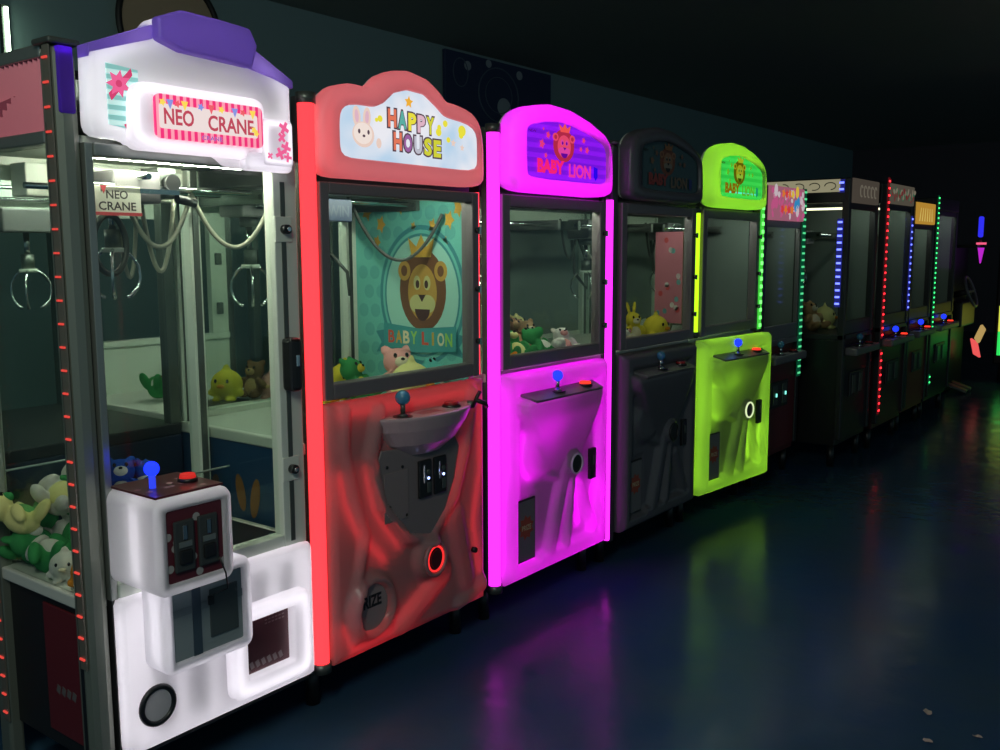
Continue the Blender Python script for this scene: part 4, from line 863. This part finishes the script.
# ================================================================= soft toys
n_ = 'plush_toy'
IN1 = 'soft toys in the white machine'; IN2 = 'soft toys in the red machine'; IN3 = 'soft toys in the magenta machine'; IN4 = 'soft toys in the grey machine'
for a in (
    ('bear', (-.63, .26, .50), .125, (-65, 0, 25), 'green', 'white', 'green toy bear with white belly on its back in the pile by the front pillar', 'white'),
    ('bear', (-.61, .37, .62), .125, (-50, 20, -60), 'white', 'pyellow', 'white toy bear with pale yellow belly on top of the pile', 'green'),
    ('ball', (-.665, .20, .487), .075, (0, 0, -40), 'white', 'cream', 'small white round toy at the front of the pile', None),
    ('ball', (-.66, .095, .487), .085, (0, 0, -30), 'orange', 'yellow', 'orange round toy half hidden behind the front pillar', None),
    ('bear', (-.57, .22, .487), .11, (-50, 0, -80), 'red', 'cream', 'red toy bear lying under the green bear', None),
    ('bunny', (-.66, .33, .60), .11, (-60, 10, 60), 'pyellow', 'green', 'pale yellow toy bunny lying across the pile', None),
    ('bear', (-.55, .36, .487), .13, (-20, 0, -40), 'white', 'green', 'white toy bear with green belly underneath the pile', None),
    ('bear', (-.66, .40, .487), .12, (-30, 0, -70), 'green', 'red', 'green toy bear with red belly at the rear of the pile', 'white'),
    ('bear', (-.50, .20, .63), .105, (-30, 0, -30), 'blue', 'white', 'blue toy bear with white belly leaning behind the joystick', None),
    ('bear', (-.42, .19, .64), .085, (-20, 15, 30), 'blue', 'white', 'smaller blue toy bear with white scarf tilted beside the other blue one', 'white'),
    ('ball', (-.47, .22, .487), .15, (0, 0, 0), 'blue', 'white', 'big blue round toy underneath the two blue bears', None)):
    plush(a[0], n_, a[1], a[2], tuple(R(v) for v in a[3]), F[a[4]], F[a[5]], a[6], IN1, F[a[7]] if a[7] else None)
z2 = .757
INB = 'soft toys in the blue machine behind'
for a in (
    ('ball', (.35, .88, z2), .115, (0, 0, -60), 'yellow', 'orange', 'yellow round toy chick seen through the white machine into the blue one behind', None, INB),
    ('bear', (.42, .82, z2), .105, (-15, 0, -70), 'brown', 'tan', 'brown toy bear sitting beside the yellow toy chick', None, INB),
    ('ball', (.49, .79, z2), .095, (0, 0, -60), 'pink', 'tan', 'pink round toy beside the brown bear', None, INB),
    ('bear', (.12, 1.02, z2+.04), .11, (-75, 0, -75), 'green', 'white', 'green toy bear with red scarf lying on its back behind the white machine', 'red', INB),
    ('bear', (.30, .30, z2), .11, (-15, 0, -20), 'orange', 'yellow', 'orange toy bear beside the left pane of the red machine', 'yellow', IN2),
    ('ball', (.66, .57, z2), .13, (0, 0, -20), 'yellow', 'grey', 'yellow round toy at the foot of the white corner post', None, IN2),
    ('ball', (.58, .15, z2+.02), .15, (0, 0, 10), 'pyellow', 'orange', 'pale yellow round toy below the lion poster', None, IN2),
    ('bear', (.66, .27, z2), .155, (-20, 0, -30), 'pink', 'cream', 'pink toy bear leaning on the lion poster', None, IN2),
    ('dino', (.68, .10, z2), .13, (-20, 0, 20), 'teal', 'white', 'teal toy dinosaur in the front corner under the lion poster', 'white', IN2),
    ('bear', (.62, .43, z2), .125, (-25, 0, 20), 'green', 'yellow', 'green toy bear lying low under the poster', None, IN2)):
    plush(a[0], n_, a[1], a[2], tuple(R(v) for v in a[3]), F[a[4]], F[a[5]], a[6], a[8], F[a[7]] if a[7] else None)
X = .86
for k, (x, y, s, rx, rz, kind, a, b, lab) in enumerate([
    (.20, .085, .09, -50, 30, 'bear', 'orange', 'yellow', 'orange toy bear in the front corner of the magenta machine'),
    (.32, .11, .12, -50, -20, 'bear', 'green', 'pyellow', 'green toy bear in the magenta machine beside the orange bear'),
    (.44, .20, .14, -30, 10, 'bear', 'brown', 'tan', 'brown toy bear in the middle of the magenta machine'),
    (.50, .09, .12, -50, 20, 'dino', 'green', 'white', 'green toy dinosaur lying behind the glass of the magenta machine'),
    (.635, .10, .10, -40, -30, 'bear', 'white', 'pink', 'white toy bear in the magenta machine, furthest from the orange one'),
    (.57, .25, .11, -15, -20, 'bear', 'tan', 'cream', 'tan toy bear deep in the magenta machine'),
    (.66, .36, .12, -15, 10, 'bear', 'pyellow', 'white', 'pale yellow toy bear deep in the magenta machine')]):
    plush(kind, n_, (X+x, y, .87), s, (R(rx), 0, R(rz)), F[a], F[b], lab, IN3, F['white'] if kind == 'dino' else None)
X = 1.705
for k, (x, y, s, rx, rz, kind, a, b, lab) in enumerate([
    (.615, .125, .125, 0, 0, 'ball', 'yellow', 'orange', 'big golden round toy against the glass of the grey machine'),
    (.50, .26, .14, -15, -20, 'bear', 'pyellow', 'cream', 'large pale yellow toy bear deep in the grey machine'),
    (.25, .10, .11, -30, 10, 'bear', 'cream', 'white', 'cream toy bear in the near corner of the grey machine'),
    (.635, .38, .14, -10, 20, 'bear', 'pyellow', 'white', 'pale yellow toy bear behind the big golden toy'),
    (.43, .14, .11, -10, -30, 'bunny', 'yellow', 'cream', 'yellow toy bunny in the grey machine'),
    (.36, .085, .075, -50, 20, 'bear', 'white', 'pink', 'small white toy bear low at the glass of the grey machine')]):
    plush(kind, n_, (X+x, y, .87), s, (R(rx), 0, R(rz)), F[a], F[b], lab, IN4)
plush('bear', n_, (2.50+.14, .22, .87), .12, (R(-70), 0, R(30)), F['white'], F['cream'], 'white toy bear lying in the lime-green machine')
for X, y0, nm in ((3.40, .02, 'pink-signed'), (4.20, -.2, 'blue-striped'), (4.93, -.22, 'red-striped')):
    plush('bear', n_, (X+.20, y0+.25, .776), .15, (R(-25), 0, R(-20)), F['tan'], F['cream'], 'tan toy bear behind the glass of the %s machine' % nm, 'soft toys in the far machines')
    plush('ball', n_, (X+.46, y0+.28, .776), .15, (0, 0, R(10)), F['pyellow'], F['orange'], 'pale yellow round toy behind the glass of the %s machine' % nm, 'soft toys in the far machines')
# ================================================================= the room
m, t, o = nt('blue_epoxy_floor')
p = t.nodes.new('ShaderNodeBsdfPrincipled'); tc = t.nodes.new('ShaderNodeTexCoord')
n1 = t.nodes.new('ShaderNodeTexNoise'); n1.inputs['Scale'].default_value = 1.6; n1.inputs['Detail'].default_value = 6; n1.inputs['Roughness'].default_value = .6
n2 = t.nodes.new('ShaderNodeTexNoise'); n2.inputs['Scale'].default_value = 7; n2.inputs['Detail'].default_value = 5
n3 = t.nodes.new('ShaderNodeTexNoise'); n3.inputs['Scale'].default_value = 14; n3.inputs['Detail'].default_value = 2
cr = t.nodes.new('ShaderNodeValToRGB'); cr.color_ramp.elements[0].color = (.018, .06, .14, 1); cr.color_ramp.elements[1].color = (.035, .075, .105, 1); cr.color_ramp.elements[0].position = .35; cr.color_ramp.elements[1].position = .72
rr_ = t.nodes.new('ShaderNodeMapRange'); rr_.inputs['From Min'].default_value = .35; rr_.inputs['From Max'].default_value = .65; rr_.inputs['To Min'].default_value = .16; rr_.inputs['To Max'].default_value = .26; p.inputs['Specular IOR Level'].default_value = .13
b = t.nodes.new('ShaderNodeBump'); b.inputs['Strength'].default_value = .10; b.inputs['Distance'].default_value = .02
for n in (n1, n2, n3): t.links.new(tc.outputs['Object'], n.inputs['Vector'])
t.links.new(n1.outputs['Fac'], cr.inputs[0]); t.links.new(cr.outputs[0], p.inputs['Base Color']); t.links.new(n2.outputs['Fac'], rr_.inputs['Value']); t.links.new(rr_.outputs[0], p.inputs['Roughness'])
t.links.new(n3.outputs['Fac'], b.inputs['Height']); t.links.new(b.outputs['Normal'], p.inputs['Normal']); t.links.new(p.outputs[0], o.inputs[0])
mb = MB(); mb.box(-5, 16, -8, 3.6, -.2, -.085, m); struct(mb.obj('floor'))
mb = MB(); mb.box(-5, 16, -8, 3.6, 3.05, 3.15, pbr('dark_ceiling', (.34, .35, .31), .8)); struct(mb.obj('ceiling'))
mb = MB(); mb.box(-5, 16, 3.4, 3.6, -.2, 3.05, pbr('teal_wall', (.24, .35, .36), .7, bump=.05)); struct(mb.obj('wall_back'))
mb = MB(); mb.box(15.8, 16, -8, 3.4, -.2, 3.05, pbr('dark_wall', (.12, .10, .12), .7)); struct(mb.obj('wall_right'))
# wall things
w = mb = MB(); mb.box(4.55, 6.15, 3.36, 3.395, 2.3, 3.02, pbr('mural_navy', (.03, .045, .11), .6), .005)
mu = tag(mb.obj('space_mural'), 'dark navy picture of ringed planets high on the back wall', 'mural')
mb = MB()
for rx, rz, c, wd in ((.30, .24, (5.3, 2.72), .006), (.2, .16, (5.3, 2.72), .004), (.10, .12, (4.75, 2.85), .005)): mb.tube([(x, 3.357, z) for x, z in ellp(c[0], c[1], rx, rz, 36)], wd, D2('mural_line', (.10, .14, .2)), 6, True)
mb.obj('orbit_lines', mu)
for x, z, r in ((5.38, 2.62, .085), (5.15, 2.98, .035), (5.62, 2.94, .04), (4.85, 2.92, .04), (5.8, 2.6, .03)):
    mb = MB(); mb.flat(ellp(x, z, r*1.2, r), lambda a, b: (a, 3.3585, b), D2('planet', (.36, .4, .45))); mb.obj('planet', mu)
mb = MB(); mb.prism(ellp(1.87, 2.72, .36, .34, 48), 3.395, 3.36, pbr('brown_disc', (.55, .40, .26), .6), .006); mb.tube([(x, 3.355, z) for x, z in ellp(1.87, 2.72, .36, .34, 48)], .02, D2('disc_rim', (.015, .012, .012)), 8, True)
tag(mb.obj('round_wall_sign'), 'round brown disc with a dark rim on the wall above the white machine', 'wall sign')
nl = empty('neon_tube', (.835, 3.355, 2.10), 'upright greenish white neon tube on the dark back wall', 'lamp')
mb = MB(); mb.box(-.02, .02, .01, .046, 0, .56, alu_dark); mb.obj('tube_holder', nl)
mb = MB(); mb.cyl((0, 0, .01), (0, 0, .545), .011, emi('green_white_neon', (.75, 1., .72), 9.)); mb.obj('light_tube', nl)
mb = MB(); mb.box(-.34, .34, -.2, .2, -.008, .008, pbr('dark_board', (.10, .08, .10), .5), .003); b_ = tag(mb.obj('flat_board'), 'dark flat board lying tilted on top of the magenta machine', 'board'); b_.location = (1.28, .62, 1.70); b_.rotation_euler = (R(14), R(-6), 0)
# machines standing behind, back to back with the row
def rear_crane(X, y, W, D, label, bright, cab, claw_at=None):
    r = empty('claw_machine', (X, y, 0), label, 'claw machine')
    mb = MB(); mb.box(0, W, 0, D, .05, .72, cab, .005); mb.obj('cabinet_body', r)
    for x in (.05, W-.05):
        for yy in (.06, D-.06):
            mb = MB(); mb.cyl((x, yy, -.085), (x, yy, .05), .02, black); mb.obj('foot', r)
    mb = MB(); mb.box(0, W, 0, D, .72, .757, bed_white if bright else dark, .004); mb.obj('prize_bed', r)
    for x in (0, W-.04):
        for yy in (0, D-.04):
            mb = MB(); mb.box(x, x+.04, yy, yy+.04, .757, 1.56, white_metal if bright and x < .1 else alu_dark, .003); mb.obj('corner_post', r)
    mb = MB(); mb.box(0, W, 0, D, 1.56, 1.72, dark, .01); mb.obj('roof', r)
    for a in ((.04, W-.04, .012, .017), (.04, W-.04, D-.02, D-.015)):
        mb = MB(); mb.box(a[0], a[1], a[2], a[3], .757, 1.56, dull_glass); mb.obj('glass_pane', r)
    if bright:
        mb = MB(); mb.box(.04, W-.04, D-.05, D-.02, .757, .95, white_metal); mb.box(.04, W-.04, D-.06, D-.02, .94, .965, white_metal, .003); mb.box(.04, W-.04, D-.05, D-.02, 1.44, 1.56, white_metal); mb.box(.04, .07, D-.05, D-.02, .965, 1.44, white_metal); mb.box(W-.12, W-.04, D-.05, D-.02, .965, 1.44, white_metal); fr = mb.obj('window_frame', r)
        for z in (1.07, 1.28):
            mb = MB(); mb.box(W-.10, W-.07, D-.062, D-.05, z-.025, z+.025, alu_dark, .003); mb.obj('hinge', fr)
        mb = MB(); mb.box(.10, W*.5, .08, .20, .757, .759, black); mb.obj('prize_hole', r)
    mb = MB(); mb.cyl((.08, .06, 1.545), (W-.08, .06, 1.545), .010, lamp_mid if bright or claw_at else lamp_low); mb.obj('interior_lamp', r)
    if claw_at:
        x, yy = claw_at
        mb = MB(); mb.box(.05, W-.2, yy+.06, yy+.12, 1.42, 1.56, white_metal, .004); mb.obj('lamp_housing', r)
        mb = MB(); mb.box(x-.09, x+.14, yy-.05, yy+.05, 1.37, 1.44, grey_plastic, .005); mb.box(x-.14, x-.10, yy-.06, yy+.04, 1.38, 1.50, alu_dark, .004); mb.obj('trolley', r)
        mb = MB(); mb.cyl((.04, yy-.03, 1.50), (W-.04, yy-.03, 1.50), .006, chrome); mb.cyl((.04, yy+.03, 1.47), (W-.04, yy+.03, 1.47), .006, chrome); mb.obj('gantry_rails', r)
        claw(r, x, yy, 1.37, .72)
    return r
rear_crane(-.76, .60, .72, .72, 'dark claw machine back to back with the white one', False, navy, (.35, .20))
rear_crane(.02, .72, .74, .68, 'blue claw machine with white inside, back to back with the red one', True, blue_cab)
rear_crane(.88, .74, .78, .68, 'dark claw machine back to back with the magenta one', False, navy)
rear_crane(1.74, .74, .74, .68, 'dark claw machine back to back with the grey one', False, navy)
# litter on the floor
def litter(loc, s, rz, label, col):
    mb = MB(); rr = random.Random(int(s*1e4)); P = [(s*(.7+.5*rr.random())*math.cos(a), s*.6*(.7+.5*rr.random())*math.sin(a)) for a in [2*math.pi*i/9 for i in range(9)]]
    t = bmesh.new(); c = t.verts.new((0, 0, s*.18)); V = [t.verts.new((x, y, .002+.006*rr.random())) for x, y in P]
    for i in range(9): t.faces.new([c, V[i], V[(i+1) % 9]])
    mb.add(t, pbr('litter', col, .8)); o = tag(mb.obj('paper_scrap'), label, 'litter', 'scraps on the floor'); o.location = loc; o.rotation_euler.z = rz
L1, L2, L3 = (1.106, -1.465, -.085), (.925, -1.51, -.085), (1.034, -1.617, -.085)
litter(L1, .022, .4, 'largest pale scrap of paper lying on the blue floor', (.4, .34, .28))
litter(L2, .018, 1.2, 'pale crumpled scrap on the blue floor, closest to the white machine', (.4, .34, .28))
litter(L3, .016, 2.2, 'thin white scrap, smallest of the three on the floor', (.45, .42, .4))
# rest everything on a floor at height zero: roots on the floor, parts where they were
for o in list(COL.objects):
    if o.parent is None:
        if o.type == 'EMPTY' and abs(o.location.z) < 1e-6:
            for c in o.children: c.location.z += .085
        else: o.location.z += .085
# ================================================================= light, world, camera
wd = bpy.data.worlds.new('world'); SC.world = wd; wd.use_nodes = True
bg = wd.node_tree.nodes['Background']; bg.inputs[0].default_value = (.50, .85, 1., 1); bg.inputs[1].default_value = .18
ld = bpy.data.lights.new('ceiling_lamp', 'AREA'); ld.shape = 'RECTANGLE'; ld.size = .3; ld.size_y = 1.2; ld.energy = 34; ld.color = (.92, 1., .86)
lo = bpy.data.objects.new('ceiling_lamp', ld); COL.objects.link(lo); lo.location = (-2.3, -1.8, 2.9); lo.rotation_euler = (Vector((-.4, 0, .9))-lo.location).to_track_quat('-Z', 'Y').to_euler()
cam = bpy.data.cameras.new('camera'); co = bpy.data.objects.new('camera', cam); COL.objects.link(co)
cam.sensor_width = 36; cam.sensor_fit = 'HORIZONTAL'; cam.lens = 950/1000*36; cam.clip_start = .05
pi, ro, ya = R(-7.5), R(-.19), R(37.3)
Fh = Vector((math.cos(ya), math.sin(ya), 0)); Rh = Vector((math.sin(ya), -math.cos(ya), 0)); U = Vector((0, 0, 1))
F2 = Fh*math.cos(pi)+U*math.sin(pi); U2 = -Fh*math.sin(pi)+U*math.cos(pi)
R3 = Rh*math.cos(ro)+U2*math.sin(ro); U3 = -Rh*math.sin(ro)+U2*math.cos(ro)
M = Matrix((R3, U3, -F2)).transposed().to_4x4(); M.translation = Vector((-1.847, -2.088, 1.399)); co.matrix_world = M
SC.camera = co
vs = SC.view_settings; vs.view_transform = 'Standard'; vs.look = 'None'; vs.gamma = 1; vs.use_curve_mapping = False; vs.exposure = 0
SC.cycles.use_denoising = True
SC.cycles.max_bounces = 8; SC.cycles.transparent_max_bounces = 24; SC.cycles.sample_clamp_indirect = 3
